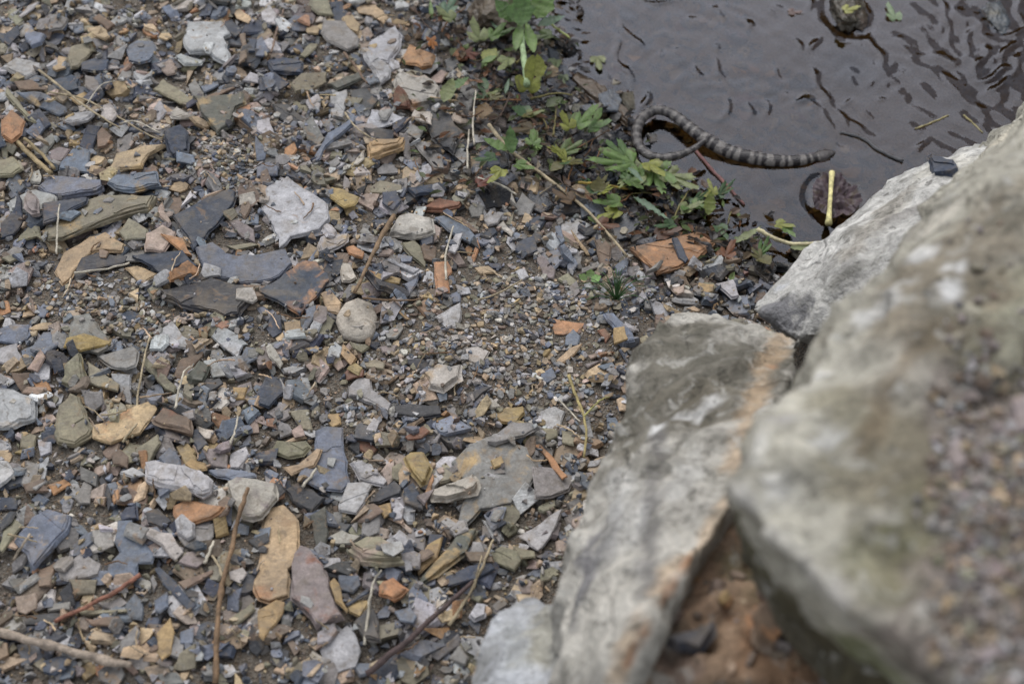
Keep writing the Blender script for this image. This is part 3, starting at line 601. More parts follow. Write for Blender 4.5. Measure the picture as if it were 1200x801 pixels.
STONES = """#T 0 0
l 855,190 880,120 950,95 1040,110 1085,170 1050,200 1080,260 1075,300 1000,285 975,255 890,260 865,230 | broad pale grey slab with a cracked corner at the top of the bank
l 80,75 130,25 185,12 160,50 100,80
bo 95,80 130,75 155,140 230,205 215,250 170,262 125,200 | long stone half ochre and half dark blue, standing on edge
B 15,170 80,115 90,150 40,210 15,200
l 0,310 65,255 190,290 195,320 125,368 60,345 | flat pale mauve slab resting above tangled dry stems
g 205,110 240,85 330,105 300,150 230,160
t 405,140 470,120 500,150 518,200 500,222 440,185
b 580,220 640,190 720,190 735,240 700,290 650,310 600,285
B 375,300 440,275 515,285 500,330 440,350 385,335
v 320,300 330,230 385,190 425,220 410,270 365,330 335,340
t 245,330 270,255 312,262 310,330 270,345
bo 75,435 200,430 310,500 315,525 270,535 150,475
k 70,395 150,380 215,410 215,425 95,428
v 15,430 30,400 175,590 170,600 130,575 20,450
l 305,590 340,520 450,510 450,545 425,600 345,625 | clean pale mauve six-sided slab beside dry straw
o 320,455 400,420 435,450 370,485
B 240,365 340,350 380,370 370,420 300,440 235,390
g 405,375 450,370 490,440 440,450 405,420
g 540,370 570,315 610,300 615,350 570,400
eo 900,465 1060,462 1140,445 1165,500 1110,515 1085,590 1020,630 980,595 | dark green-grey slate wedge crossed by an ochre vein
B 760,625 850,595 890,620 890,705 800,740 770,690 | blocky dark blue slate cube below a hollow with dry stems !14
v 705,390 760,365 880,440 895,480 840,485
l 635,385 700,345 718,355 660,400
l 810,270 840,252 955,280 940,310 860,315
g 880,395 910,345 955,430 950,460 900,460
b 940,400 1020,360 1025,385 960,430
k 960,440 1080,398 1105,410 1000,455
B 1010,100 1080,75 1140,130 1105,175 1060,150
t 1085,30 1110,25 1185,90 1170,115 1110,85
B 1155,160 1200,140 1200,260 1165,265
k 1120,160 1150,155 1170,300 1120,320 1135,230
to 510,800 545,735 700,695 785,700 700,745 670,800
k 450,620 480,590 530,640 500,690 455,690
g 545,640 620,620 625,680 570,710 540,690
O 0,570 50,525 120,580 110,640 50,680 0,640
g 140,680 240,620 265,640 200,715 160,710
b 285,760 360,680 420,700 415,800 280,800
m 220,700 270,680 330,690 290,750 240,745
B 365,670 410,585 470,590 430,690 400,710
t 415,720 450,710 500,735 480,770 420,765
B -40,640 20,640 45,700 -20,705
v -30,740 70,725 110,800 60,840 -30,830
B 160,520 190,510 240,575 200,600 165,570
l 1130,370 1170,330 1210,345 1210,385
w 780,520 830,505 920,560 870,575 800,560
l 700,520 760,490 790,530 740,570
k 430,80 470,65 540,120 500,130
t 750,150 790,140 805,165 780,200 740,185
#T 300 0
g 300,150 320,100 420,110 490,190 480,220 430,235 330,190 | flat oval grey slab at the top of the bank
l 510,250 530,190 650,120 685,170 680,220 640,290 620,310 540,290 | pale bluish upright flake leaning on a tan-edged twin
lo 480,255 520,250 630,320 630,365 580,390 560,360 | pale stone with a tan broken edge under a bluish flake !12
O 680,290 720,215 855,275 830,325 780,330 | flat orange-tan stone by the weedy water's edge
wO 640,380 680,335 720,360 800,370 860,410 870,480 730,510 640,450 | bulky pinkish tan stone with a whitish top near weeds !22
r 645,460 680,432 720,470 722,515 640,510 | small rust red triangular stone against a bulky pinkish one !12
w 720,540 740,510 830,560 840,620 780,595
n 810,630 800,560 850,520 930,560 980,660 930,730 850,690 | smooth dark grey domed stone at the edge of the weeds !20
n 435,415 520,405 575,460 520,520 450,470
l 350,520 350,440 425,415 420,480 405,555 360,545
l 510,560 545,505 640,530 690,560 630,585 560,580
n 490,600 570,585 650,600 640,655 540,650
o 520,680 570,660 700,660 695,710 530,745 | oblong tan block with a striped olive top !18
g 700,620 730,580 790,605 760,655
g 735,660 800,680 880,740 885,800 830,790 760,710
g 680,640 700,635 730,710 720,740 690,730
v 160,410 210,360 330,340 330,390 260,430 180,440
eo 330,390 490,340 505,370 380,415
B 50,290 100,260 220,290 210,350 80,345
B 10,390 90,360 160,400 120,430 20,430
b 130,90 180,60 250,90 230,130 150,125
l 20,60 70,30 105,80 90,130 30,110
v 240,20 260,-20 330,-20 365,65 290,70
B 340,0 400,-10 440,50 400,95 365,90
t 400,95 440,55 490,110 470,155 430,145
p 490,150 520,120 555,155 505,200
t 230,110 290,95 305,120 290,170 240,175
v 200,260 250,190 290,190 265,240 230,280
t 465,25 520,0 560,15 625,100 600,130 540,75 480,65
o 630,90 660,70 715,75 700,100 640,108
b 0,170 30,160 65,250 40,268 0,265
n 75,490 150,480 230,540 250,560 180,570 110,545
g 220,590 270,560 320,640 290,670 240,640
b 270,710 340,630 475,585 480,610 330,690 300,750 275,755
v 165,460 190,450 255,500 235,530 200,510
l 230,470 290,440 310,480 300,530 250,520
l 0,560 60,560 85,610 30,630 0,615
O 130,670 180,660 195,690 160,730 130,710
g 85,720 140,700 165,740 130,770 90,760
b 0,650 55,700 40,740 0,745
b 0,775 60,760 110,785 100,820 0,820
w 455,770 470,730 510,700 515,750 480,780
g 560,790 600,755 660,760 670,800 570,810
g 340,740 380,725 395,760 370,780 345,770
Bo 1010,740 1040,725 1080,720 1150,770 1150,820 1010,815 | dark slate with a tan end lying in wet weeds
g 925,480 960,410 1030,390 1050,430 1000,510 940,515 W
n 885,290 930,262 955,300 930,340 890,330 W
p 815,345 870,310 905,330 870,370 830,370
O 910,230 970,215 1010,260 990,300 930,290 W
bo 940,100 990,20 1025,40 1010,100 960,130 W
m 1070,530 1140,485 1185,545 1160,620 1080,600 W | wet reddish mauve stone standing among weeds !14
O 1060,380 1120,365 1150,430 1120,480 1060,470 W
#T 600 0
B -30,460 0,390 60,420 170,530 130,560 20,580 -20,560 W | ribbed dark slate slab beside the weed stalks
B 275,640 320,600 390,625 400,660 330,735 290,700 W | dark kite-shaped slate among green leaves at the waterline
n 130,760 170,695 250,710 305,800 200,830 110,800 W | broad dark grey wet slate below the lobed leaves
ko 270,370 300,355 440,410 560,540 540,590 470,540 360,460 W | long brown slab half under water touching the snake's coil
g 390,620 420,600 470,640 460,680 400,690 W
g 620,640 700,620 780,640 770,690 640,690 W
#T 0 200
b 180,85 240,30 480,30 490,90 430,110 290,135 210,110 | wide blue-grey slab with a tan lower edge, first of two abutting !12
bo 490,60 540,20 740,15 755,80 620,110 540,110 | wide blue-grey slab with bright ochre edge, second of two abutting !12
vo 200,280 300,180 480,130 560,130 735,135 710,190 600,220 480,270 300,350 230,340 | long olive slab with an ochre band and a black crack !15
B 200,180 260,165 430,160 425,190 340,215 290,260 205,265 | dark blue flake lying on the long olive slab
l 40,150 80,115 170,95 270,125 275,160 200,200 120,190 45,190
B 0,250 70,190 90,130 110,160 110,230 60,290 0,315
m 115,150 150,120 210,180 200,240 160,245 120,200 | rounded brown-mauve pebble perched between slabs !16
v 65,320 140,240 190,250 200,310 245,360 170,320
tv 250,470 290,380 420,310 500,285 590,340 580,385 450,390 400,420 340,500 290,530 | large curved tan slab below the long olive slab !10
n 345,500 380,420 460,385 600,395 590,430 490,460 350,520
v 560,290 610,230 700,290 690,330 590,325
p 735,180 760,160 800,230 790,250 745,225
pr 680,310 760,250 830,290 800,350 770,400 680,395 | pale pink stone blotched with rust beside a dark slab !12
O 750,320 850,320 895,395 860,390
k 760,125 840,120 860,150 820,195 775,170
B 805,200 1000,120 1080,85 1112,100 1105,170 1050,230 905,370 870,310 830,260 | large dark blue slate shaped like an axe head, tilted up !9
b 915,355 1000,340 1060,385 1120,405 1200,400 1340,385 1370,440 1310,500 1240,525 1120,515 1080,505 960,500 940,430 | large wavy-edged blue slate plate with a pale pebble on it !8
B 615,400 700,390 860,380 930,470 880,490 780,520 720,470 | dark blue plate tucked under a wavy blue slate
O 785,510 880,450 930,470 935,505 800,545 | wedge with a bright orange face beside the dark plates !12
l 935,480 960,445 1040,465 1035,495 950,510 | small pale pebble sitting on a blue slate plate
n 730,560 830,535 1000,510 1190,545 1180,590 1120,680 1050,690 850,640 760,600 | large charcoal slate plate with a pale broken front edge !11
t 580,445 640,440 750,490 660,520
m 1070,230 1110,220 1190,270 1195,325 1130,310
w 1115,115 1190,105 1210,150 1120,155
k 445,0 515,0 520,20 440,25
gv 310,800 340,680 420,670 500,770 520,830 460,850 330,840 | grey spade-shaped slab with a mossy tint in fine gravel
l 715,765 805,708 880,785 870,830 800,815
B 545,670 600,640 650,660 655,690 590,705 | small dark blue block alone in fine gravel
b 170,640 200,605 220,640 210,690 175,680
b -20,740 60,710 140,720 130,770 70,800 -20,790
g 230,740 270,700 290,760 290,800 250,800
t 130,735 200,700 240,700 235,725 150,745
l 990,770 1020,725 1120,760 1160,800 1050,830
O 930,740 975,730 978,770 935,770
l 50,520 90,480 130,490 120,530 60,545
O -10,600 40,600 50,660 -10,670
g -10,400 60,340 110,350 90,385
v 0,405 90,385 110,400 40,425
v 1060,350 1180,335 1210,345 1110,380
#T 300 200
l 10,90 60,60 150,30 180,60 340,170 350,240 300,290 170,330 110,380 105,320 60,230 20,160 | largest pale grey slab, smooth, roughly pentagonal, tilted to the light !9
lo 285,370 300,310 430,300 435,335 380,380 290,420 | grey slab with a tan lower edge beside a rusty fragment !10
w 385,425 440,420 475,490 440,515 400,515
BO 0,560 140,490 215,420 290,425 350,520 290,595 205,665 100,615 | dark slate slab with a bright orange patch on its face !10
w 620,300 660,200 720,205 830,240 845,310 770,325 | pale wedge-shaped stone with a fibrous ridge !16
v 670,340 740,320 800,380 790,430 720,400
k 770,350 800,320 845,350 835,420 790,415
n 495,510 560,525 700,540 740,570 700,600 560,570 | long dark rounded slate rod beside a straw stem !14
l 600,430 640,415 770,450 740,480 660,470
b 690,520 770,470 760,520 720,570
o 500,480 560,480 680,510 670,535 580,530
Og 830,430 900,420 920,470 900,500 905,550 840,570
b 900,560 940,535 965,560 960,605 920,600
l 930,520 1000,540 1010,560 960,575
q 365,700 385,650 420,625 480,605 540,620 570,680 560,740 540,790 480,805 410,770 | round white-veined stone sitting alone in the gravel !26
t 300,570 350,555 400,620 395,670 330,650
b 210,740 240,660 285,640 280,680 240,735
t 130,700 210,695 215,740 135,740
B 45,730 70,670 125,680 120,750 80,765
l 130,770 140,745 230,740 240,800 140,800
v 280,700 320,660 370,700 340,760 290,760
g 600,750 680,690 690,730 660,785 615,785
l 840,670 960,635 965,690 940,730 890,730
o 650,640 690,640 725,690 700,695
B 700,100 850,50 890,25 910,60 890,90 740,140 | oblong dark blue slate lying over a red-brown leaf-like stone !10
r 750,170 800,130 860,110 970,150 960,180 870,195 | dark red-brown flaky stone under an oblong blue slate
B 590,110 660,110 690,170 640,190 590,150
v 520,60 580,40 690,50 690,90 590,105 530,90
g 995,170 1020,125 1070,160 1060,200 1010,205
l 1055,200 1100,170 1160,210 1140,250 1090,245
w 1130,250 1160,230 1210,280 1205,310
b 830,220 880,205 1000,270 1030,310 1000,350 900,280
l 900,380 930,295 970,300 950,370 930,395
k 920,210 960,200 1040,280 1020,290
O 1000,410 1040,320 1055,350 1020,420
t 1020,440 1090,430 1130,465 1050,470
B 1080,420 1150,420 1150,450 1100,445
y 320,100 350,60 390,65 440,100 490,130 470,180 410,195 | mustard yellow flake next to the largest pale slab
g 400,30 410,0 450,40 440,65 405,60
O 415,350 450,335 510,370 500,410 430,390
#T 600 200
Ok 550,370 600,355 880,305 950,365 900,400 870,420 780,470 680,490 620,440 | flat orange-brown slab at the waterline with a chip on it !14
B 745,355 770,350 825,430 815,450 780,420 | narrow dark chip lying on the orange-brown slab
l 820,460 840,410 900,430 895,470
o 870,540 880,500 950,520 945,560 900,565
l 950,530 1040,515 1070,600 1030,600
k 760,490 820,480 840,540 800,555
p 750,555 810,545 805,580 770,580
m 115,400 150,395 210,460 200,495 150,480
B 20,330 100,300 120,370 60,395 15,375
l 225,240 320,245 330,265 270,285 230,265
l 270,290 340,280 360,300 300,310
b 200,270 230,265 250,340 230,370 205,330
b 255,420 290,390 310,430 290,460 260,455
g 330,440 400,420 420,440 370,460 330,460
k 385,320 430,310 470,340 460,430 410,430
g 10,140 50,110 110,160 90,200 30,190
t 270,300 380,380 350,390 280,320
l 15,455 60,445 80,485 40,500
g 265,540 300,510 320,560 290,580
v 210,500 260,460 310,510 270,530
b 420,680 470,670 560,750 580,800 530,820 440,710
O 170,670 220,690 340,700 320,750 200,760
b 250,770 290,730 325,770 310,810 250,810
o 470,760 520,765 540,810 475,810
r 400,740 440,730 470,770 440,790
l 585,590 610,570 635,600 600,620
B 970,180 1100,150 1115,215 1060,240 985,215 W
v 1110,170 1200,165 1330,230 1310,265 1200,255 1120,230 W | olive flat stone just breaking the water surface
#T 0 400
lt -30,220 60,220 185,270 180,370 110,400 20,425 -30,420 | large pale bluish stone with a tan corner !18
v 255,440 270,310 330,240 380,250 440,420 430,450 350,490 270,480 | pale olive trapezoid slab with lumpy top !12
vy 290,190 310,110 385,65 410,150 420,195 370,210 310,205 | yellowish olive stone standing on a grey slab !14
vo 405,90 470,130 560,210 555,245 490,225 420,205
g 440,50 630,20 655,60 650,140 600,160 520,130 | smooth grey triangular slab crossed by a straw !8
y 300,40 310,0 400,-20 530,0 520,20 380,55
l 520,155 620,155 610,280 580,270
gp 380,220 490,240 490,290 430,335 400,300
tO 435,400 480,380 600,310 730,270 735,310 660,430 520,480 440,460 | broad tan slab with straws lying across it !8
kr 705,390 760,315 905,370 900,450 720,420 | brick-shaped reddish brown stone beside the broad tan slab !14
n 740,290 850,300 1010,380 960,395 830,340
v 665,100 690,80 830,210 820,240 770,220
k 805,150 830,70 950,25 940,60 850,160
e 865,180 930,105 995,120 950,195 890,200 | dark six-sided stone with an olive-ochre rim !14
n 885,230 1030,175 1050,200 980,240
l 950,90 1010,80 1060,160 1000,170
l 1060,110 1080,105 1160,140 1100,160
lt 1020,0 1110,0 1145,20 1115,75 1040,20
b 1125,70 1150,20 1200,30 1210,90 1150,105
o 1090,210 1160,210 1140,255 1095,260
b 1010,430 1040,370 1120,345 1150,390 1040,460
B 900,400 940,390 985,490 930,520 895,460
w 920,385 1005,430 990,470 960,465
v 995,490 1130,410 1145,430 1050,500
o 820,480 870,450 915,500 915,560 860,570
o 860,590 890,550 970,560 975,600 900,630
m 950,510 1010,500 1070,525 1060,580 980,580
l 1070,510 1150,475 1170,520 1120,590 1080,580
p 1140,400 1200,340 1210,410 1150,420
l 695,600 730,580 920,630 1010,690 1000,730 960,745 750,700 690,680 | thick pale grey bar-shaped stone with a dark gap below !18
b 970,600 1060,580 1200,620 1200,650 1100,680 1010,640
wm 1055,690 1110,655 1200,660 1300,690 1310,760 1230,850 1130,840 | rough pinkish white stone split by a brown stem !18
O 810,760 870,745 1010,765 1075,800 1010,850 830,865 | bright orange flat stone above a grey one !12
b 740,540 800,480 840,540 850,600 770,585
O 650,520 690,515 695,600 655,590
l 560,620 620,570 690,640 620,655
v 630,500 740,440 760,480 700,560 640,540
k 520,540 560,510 610,540 600,590 530,580
p 430,580 520,565 510,610 440,620
n 455,630 480,620 530,750 510,790
g 350,740 390,640 430,660 420,750 370,760
k 545,710 600,680 700,720 690,770 550,765
l -20,540 40,550 80,620 40,670 -20,700
k 100,670 200,640 230,700 130,710
O 210,650 310,625 330,660 250,705
l -10,25 80,5 95,80 40,105 -10,90
p 120,120 200,40 230,90 180,145
O 150,190 220,180 240,230 180,255
k 50,160 130,150 140,230 100,240
B 240,90 290,80 300,130 250,150
v 90,420 170,430 160,500 90,490
l 170,450 240,450 235,510 180,520
#T 300 400
b 270,420 330,395 410,400 435,670 400,700 280,690 190,650 270,520 | tall blue-grey slab with straight sides !8
v 50,500 100,460 240,470 270,510 230,540 150,550 | flat grey-olive plate stacked on a curved tan one !10
t 120,580 200,580 290,520 320,530 280,600 160,620
n 130,670 200,650 340,730 260,790 160,740 | dark grey flat plate overlapping the tall blue-grey slab !8
l 430,580 500,555 630,630 600,665 480,655
l 385,770 430,665 500,655 550,670 510,760 470,810 390,800
n 530,745 580,680 650,640 690,680 680,720 580,745
B 685,700 740,670 790,770 780,795 690,760 | glossy blue teardrop slate beside an ochre stone
v 640,580 690,570 710,620 670,650 635,630
y 680,570 720,530 790,525 820,600 810,680 770,700 720,650 | mustard ochre stone with an orange side !14
O 785,720 830,620 840,640 800,760 800,790
wO 815,730 830,690 1040,640 1065,700 1050,750 900,770 820,755 | whitish orange-stained block sitting on the broad grey slab !22
go 910,560 1000,480 1080,450 1190,420 1200,480 1270,500 1330,620 1290,680 1200,760 1060,800 990,870 930,880 960,760 1000,700 960,640 | broadest grey slab, cracked, with an ochre broken edge !8
g 1075,490 1130,450 1200,395 1290,400 1340,430 1260,470 1130,505
o 1100,570 1150,550 1165,590 1120,610
y 1115,320 1160,300 1255,300 1260,330 1220,390 1150,370 | flat yellow-ochre flake in the fine gravel
l 425,210 480,150 540,160 550,220 640,295 620,330 480,260 430,250 | curved veined grey stone pointing at a charred-looking rod !10
n 625,310 700,290 860,285 870,320 760,345 650,340 | black rod-like slate end to end with a curved stone !10
wt 780,150 850,100 970,120 970,190 880,255 800,230 | whitish chunk with a tan lower face in fine gravel !18
k 660,450 700,390 780,340 790,355 700,440
r 700,460 790,400 820,430 780,475 710,480
r 460,430 500,430 570,490 540,520 480,500 | wet-looking rust red chip
g 530,530 570,510 610,540 580,560
k 540,340 580,325 620,370 590,405 550,390
w 40,30 70,10 130,90 110,120 60,80
l 340,30 370,0 405,20 390,80 340,80
p 345,90 400,80 415,110 380,125
v 495,85 560,80 610,110 600,150 520,120
r 410,130 440,110 510,130 500,160 420,170
v 440,0 540,0 500,55 450,30
m 580,10 660,0 650,40 590,40
n 690,80 780,70 830,100 780,125 710,100
w 970,30 1040,10 1100,50 1060,110 980,80
l 200,150 250,155 255,210 215,210
B 0,250 40,160 130,140 130,230 60,320 10,310
v 150,320 240,300 270,420 210,410
p 160,410 210,390 230,450 180,450
g 90,360 150,370 170,420 110,450
o 300,330 390,325 400,380 360,400
n 975,240 1080,210 1110,230 1020,275
w 1045,280 1090,255 1150,300 1100,320
#T 600 400
l 130,320 200,295 250,320 230,385 150,390
t 210,80 270,20 330,0 300,60 230,95
b 400,100 470,80 480,120 430,140
b 125,140 190,110 210,160 150,190
v 140,400 215,400 210,450 160,480
v 225,400 300,450 290,500 240,470
O 100,470 130,460 270,630 240,640 170,560 | narrow orange splinter lying over grey slabs
g 85,600 180,590 290,600 270,680 180,740 100,750
#T 0 580
b 70,220 150,110 220,65 340,100 320,170 240,260 160,360 130,300 | large blue kite-shaped slate with a small straw on it !10
g 265,350 370,250 480,320 460,380 320,405 280,390
b 540,220 560,125 620,130 650,200 740,290 720,325 655,330 650,400 500,390 510,330 560,280 | blue-grey boot-shaped plate beside a small dark cube !9
gl 820,160 1010,130 1005,190 960,240 870,250
o 1000,130 1060,90 1075,170 1010,190
w 660,200 700,160 800,180 860,270 830,320 760,240
m 830,330 870,270 930,250 960,290 920,340
B 560,80 600,50 660,55 660,120 570,120 | small dark square block above a boot-shaped plate !12
n 665,70 740,40 800,110 750,150 680,140
B 720,340 750,330 930,530 890,550 800,460 | long dark blue splinter pointing at a brown stem
b 715,480 800,460 805,540 760,560 725,540
o 730,640 800,570 815,640 800,740 760,770 730,720
b 835,620 900,600 905,690 840,690
p 65,470 190,460 180,530 120,555 75,540
n 90,560 300,530 310,560 200,600 90,600
k 180,340 260,290 240,440 180,450
g 210,500 330,500 330,540 220,530
v 380,540 590,530 600,555 380,565
k 400,590 570,590 550,630 430,615
g 560,680 640,610 670,650 610,750 560,730
w 1070,360 1140,330 1160,360 1130,410 1075,395
b 1060,450 1130,450 1120,540 1060,520
v 1070,580 1180,500 1200,540 1100,610
k 830,410 1000,340 1000,360 870,440
v 800,810 840,730 920,690 920,810
B -10,0 80,0 70,50 -10,60
v 20,110 70,100 110,150 20,270 -10,250
n 280,460 340,420 350,510 300,530
g 450,490 560,460 600,500 520,530
w 430,170 520,160 540,230 470,260 440,220
v 320,400 450,390 440,450 340,465
#T 300 580
tO 20,110 60,60 130,40 180,80 210,160 205,310 160,350 155,470 60,500 0,490 -30,400 10,300 | tall tan-orange slab with a pit in its face !9
mr 165,330 210,250 280,290 340,370 420,590 290,630 230,560 160,490 | rough purplish stone with an orange flank leaning on the tan slab !20
o 340,430 370,385 400,420 405,530 430,590 370,540
w 340,180 400,150 495,190 450,220 360,215
vp 430,260 520,200 600,200 690,290 710,350 600,360 500,340 | rounded olive and pink layered stone !18
eo 740,420 960,160 1050,165 1000,280 900,350 780,425 | long dark olive blade-shaped stone standing on edge !16
oy 740,310 800,230 880,190 850,290 760,360
O 570,410 600,390 650,375 720,440 650,500 580,470 | bright rust orange angular stone beside a white straw !14
l 630,210 670,160 750,220 740,240 700,250
g 495,130 530,60 580,80 580,170 530,195 500,180
l 640,50 660,10 695,50 680,105 640,110
o 570,50 630,30 640,80 600,110
e 255,90 330,50 340,170 310,280 280,270
b 380,370 480,370 490,410 450,450 390,440
B 410,510 520,430 530,460 430,525
n 455,600 540,500 590,610 590,700 510,690 | black pointed slate with an ochre tip !12
o 410,480 520,480 530,500 490,575 430,550
l 290,710 440,590 495,720 470,790 350,830 | pale grey slab beside a black pointed slate
B 890,380 1000,330 1100,310 1130,350 1050,390 900,430
l 990,560 1030,500 1090,520 1080,570 1020,590 | small pale grey nugget beside a forked straw !14
g 1100,510 1150,470 1180,500 1130,540
v 1085,270 1150,235 1230,260 1260,300 1220,350 1130,310
b 640,530 720,510 760,570 740,620 680,590
O 920,500 980,480 960,560 910,580
g 790,720 860,690 940,640 970,680 850,750
o 10,560 100,490 140,500 130,570 30,700 10,680
g 950,690 1000,760 980,800 900,750
#T 600 580
l 30,180 130,140 240,60 190,200 120,260 | pale triangular slab beside the big grey boulder
v -10,230 110,260 110,300 40,320
#P
B 561,176 578,170 596,180 598,196 582,204 564,198 W
n 560,222 580,214 600,222 596,238 570,242 W
B 640,150 652,142 664,152 658,168 644,166 W
n 652,232 672,226 690,236 684,250 660,248 W
b 672,178 692,170 712,180 706,196 684,198 W
B 716,256 738,250 752,262 740,276 720,272 W
n 790,228 812,222 826,236 812,248 792,244 W
B 836,262 862,256 878,266 868,280 842,278 W
n 600,40 618,34 628,50 618,64 602,58 W
B 640,92 660,84 676,100 664,116 646,110 W
b 700,116 718,108 730,122 722,136 706,134 W
n 536,40 552,30 562,46 554,66 540,60 W
B 618,226 640,220 650,236 634,246 618,242 W
n 882,300 902,296 912,312 900,326 884,318 W
B 765,215 782,210 792,224 780,234 768,230 W
"""
k_ = 24; Hs = H[:NY // k_ * k_, :NX // k_ * k_].reshape(NY // k_, k_, NX // k_, k_).mean((1, 3))      # the settled gravel's mean level
def Ph(px, py, dz=.006):
    z = .06
    for _ in range(8):
        p = atz(px, py, z); z = float(Hs[min(max(int((p.y - Y0) / RES / k_), 0), Hs.shape[0] - 1), min(max(int((p.x - X0) / RES / k_), 0), Hs.shape[1] - 1)]) + dz
    return atz(px, py, z)
recs = []; ox = oy = 0; div = 4
for ln in STONES.strip().splitlines():
    if ln.startswith("#P"): ox = oy = 0; div = 1; continue
    if ln.startswith("#T"): _, ox, oy = ln.split(); ox = int(ox); oy = int(oy); continue
    body, _, lab = ln.partition("|"); lab = lab.strip(); th = None
    if "!" in lab: lab, _, t = lab.partition("!"); th = int(t) / 1000; lab = lab.strip()
    elif "!" in body: body, _, t = body.partition("!"); th = int(t) / 1000
    tk = body.split(); code = tk[0]; wet = "W" in tk
    px = [(ox + float(a) / div, oy + float(b) / div) for a, b in (q.split(",") for q in tk[1:] if "," in q)]
    w = np.array([tuple(Ph(*q))[:2] for q in px])
    if area(w) < 0: w = w[::-1]
    recs.append(dict(code=code, lab=lab, th=th, px=np.array(px), w=w, A=abs(area(w)), wet=wet))
LAND = [("the axe-shaped dark slate", 240, 250), ("the largest pale slab", 345, 245), ("the charcoal plate", 240, 350), ("the round veined stone", 418, 382), ("the broad tan slab", 150, 490),
        ("the brick-shaped stone", 202, 497), ("the tall blue-grey slab", 385, 540), ("the broadest grey slab", 580, 560), ("the tall tan-orange slab", 320, 645), ("the rough purplish stone", 370, 690),
        ("the blue kite-shaped slate", 50, 632), ("the boot-shaped plate", 155, 645), ("the bar-shaped stone", 212, 567), ("the mustard ochre stone", 487, 553), ("the whitish chunk", 520, 440),
        ("the black slate rod", 487, 480), ("the long olive slab", 115, 260), ("the smooth grey triangle", 140, 420), ("the large bluish stone", 20, 480), ("the ochre-veined wedge", 255, 130),
        ("the cracked pale slab", 242, 48), ("the dry stem tangle", 125, 130), ("the flat oval slab", 395, 42), ("the bulky pinkish stone", 488, 105), ("the domed dark stone", 522, 155),
        ("the oblong tan block", 452, 175), ("the orange-brown slab", 790, 297), ("the grass tuft", 725, 345), ("the pale wedge stone", 485, 265), ("the oblong blue slate", 500, 220), ("the weed stalks", 610, 90),
        ("the reddish twig", 115, 700), ("the brown stem", 262, 690), ("the dark twig", 500, 725), ("the weed stalk by the boulder", 680, 450), ("the pale branch", 70, 755), ("the dark blue cube", 207, 165), ("the clover sprig", 690, 325)]
recs.sort(key=lambda r: -r["A"])
used = set()
for idx, r in enumerate(recs):
    q = random.Random(1000 + idx); L = math.sqrt(r["A"])
    c0 = r["code"][0]; rnd = c0 == 'q'
    th = r["th"] * .62 if r["th"] else min(.010, max(.0028, L * q.uniform(.08, .18)))
    cx, cy = r["w"].mean(0)
    s = settle(r["w"], th, .75, .035 if L > .04 else .10, 80 if not rnd else 50, hero=True)
    if s is None: continue
    cx, cy, z, a, b = s
    if rnd: a = b = 0; z -= .005
    colr = jcol(c0, q, .07, .03)
    v, f = slab_mesh(r["w"] - (cx, cy), th, q, rnd, lam=L > .025)
    d = float(shore_d(cx, cy)); wet = 1.0 if r["wet"] else wet_at(cx, cy, d) * .9
    if idx >= 318:                                        # past the limit: joined with the loose gravel
        V = np.array(v); F = []
        for t in f:
            for k in range(1, len(t) - 1): F.append((t[0], t[k], t[k + 1]))
        V[:, 2] += z + a * V[:, 0] + b * V[:, 1]; V[:, 0] += cx; V[:, 1] += cy
        emit(V, np.array(F), colr, wet); continue
    nrm = Vector((-a, -b, 1)).normalized()
    o = link("shale_slab" if L > .045 else ("rounded_stone" if rnd else "shale_stone"), mesh("stone", v, f, rnd), M_SHALE)
    o.matrix_world = Matrix.Translation((cx, cy, z)) @ Vector((0, 0, 1)).rotation_difference(nrm).to_matrix().to_4x4()
    o.color = (*colr, 1)
    c1 = r["code"][1] if len(r["code"]) > 1 else ('w' if rnd else None)
    sc = PAL[c1] if c1 else PAL[q.choice('oOtkkv')]
    o["stain_color"] = [float(k) for k in sc]; o["stain_amount"] = .46 if c1 else q.choice((0.05, .15, .25, .33)); o["wetness"] = float(wet)
    lab = r["lab"]
    if not lab:
        ext = np.linalg.eigvalsh(np.cov((r["w"] - (cx, cy)).T)); asp = math.sqrt(ext[1] / (ext[0] + 1e-12))
        shape = "splinter" if asp > 2.6 else "oblong shale piece" if asp > 1.7 else "three-cornered shale piece" if len(r["px"]) <= 4 else "squarish shale piece"
        size = "tiny" if L < .018 else "small" if L < .026 else "medium" if L < .038 else "large"
        pc = r["px"].mean(0); lm = min(LAND, key=lambda k: math.hypot(k[1] - pc[0], k[2] - pc[1]))
        wd = "wet " if wet > .6 else ""
        lab = f"{size} {wd}{WORD[c0]} {shape} lying near {lm[0]}"
    tag(o, lab, "stone", "loose shale stones on the bank")
# finer chips that fell between and over the big ones
scatter(3800, .0055, .013, CH[:60], 1.2, .85, .16, 50, (.10, .30), colmix='ttkkwwlllvvggggpbbbBo', fine_skip=False, avoid=.97, zone=True)
scatter(5600, .011, .034, CH, 1.5, .85, .12, 46, (.07, .22), avoid=.86)
scatter(15000, .0030, .010, CHS, 1.3, .8, .3, 50, (.2, .5), colmix='ttkkwwllvvgggpbbBot', avoid=.96)
scatter(26000, .0016, .0045, CHS[:12], 1.2, .8, .3, 50, (.3, .7), colmix='tttkkwwllvvgpbot', avoid=.93)
SOILG = {"v": [], "f": [], "c": [], "n": 0}
gm = mesh_np("gravel", np.vstack(acc["v"]), np.vstack(acc["f"])); set_col(gm, np.vstack(acc["c"]))
tag(link("gravel", gm, M_GRAVEL), "loose grey and brown shale gravel covering the bank", "gravel", kind="stuff")

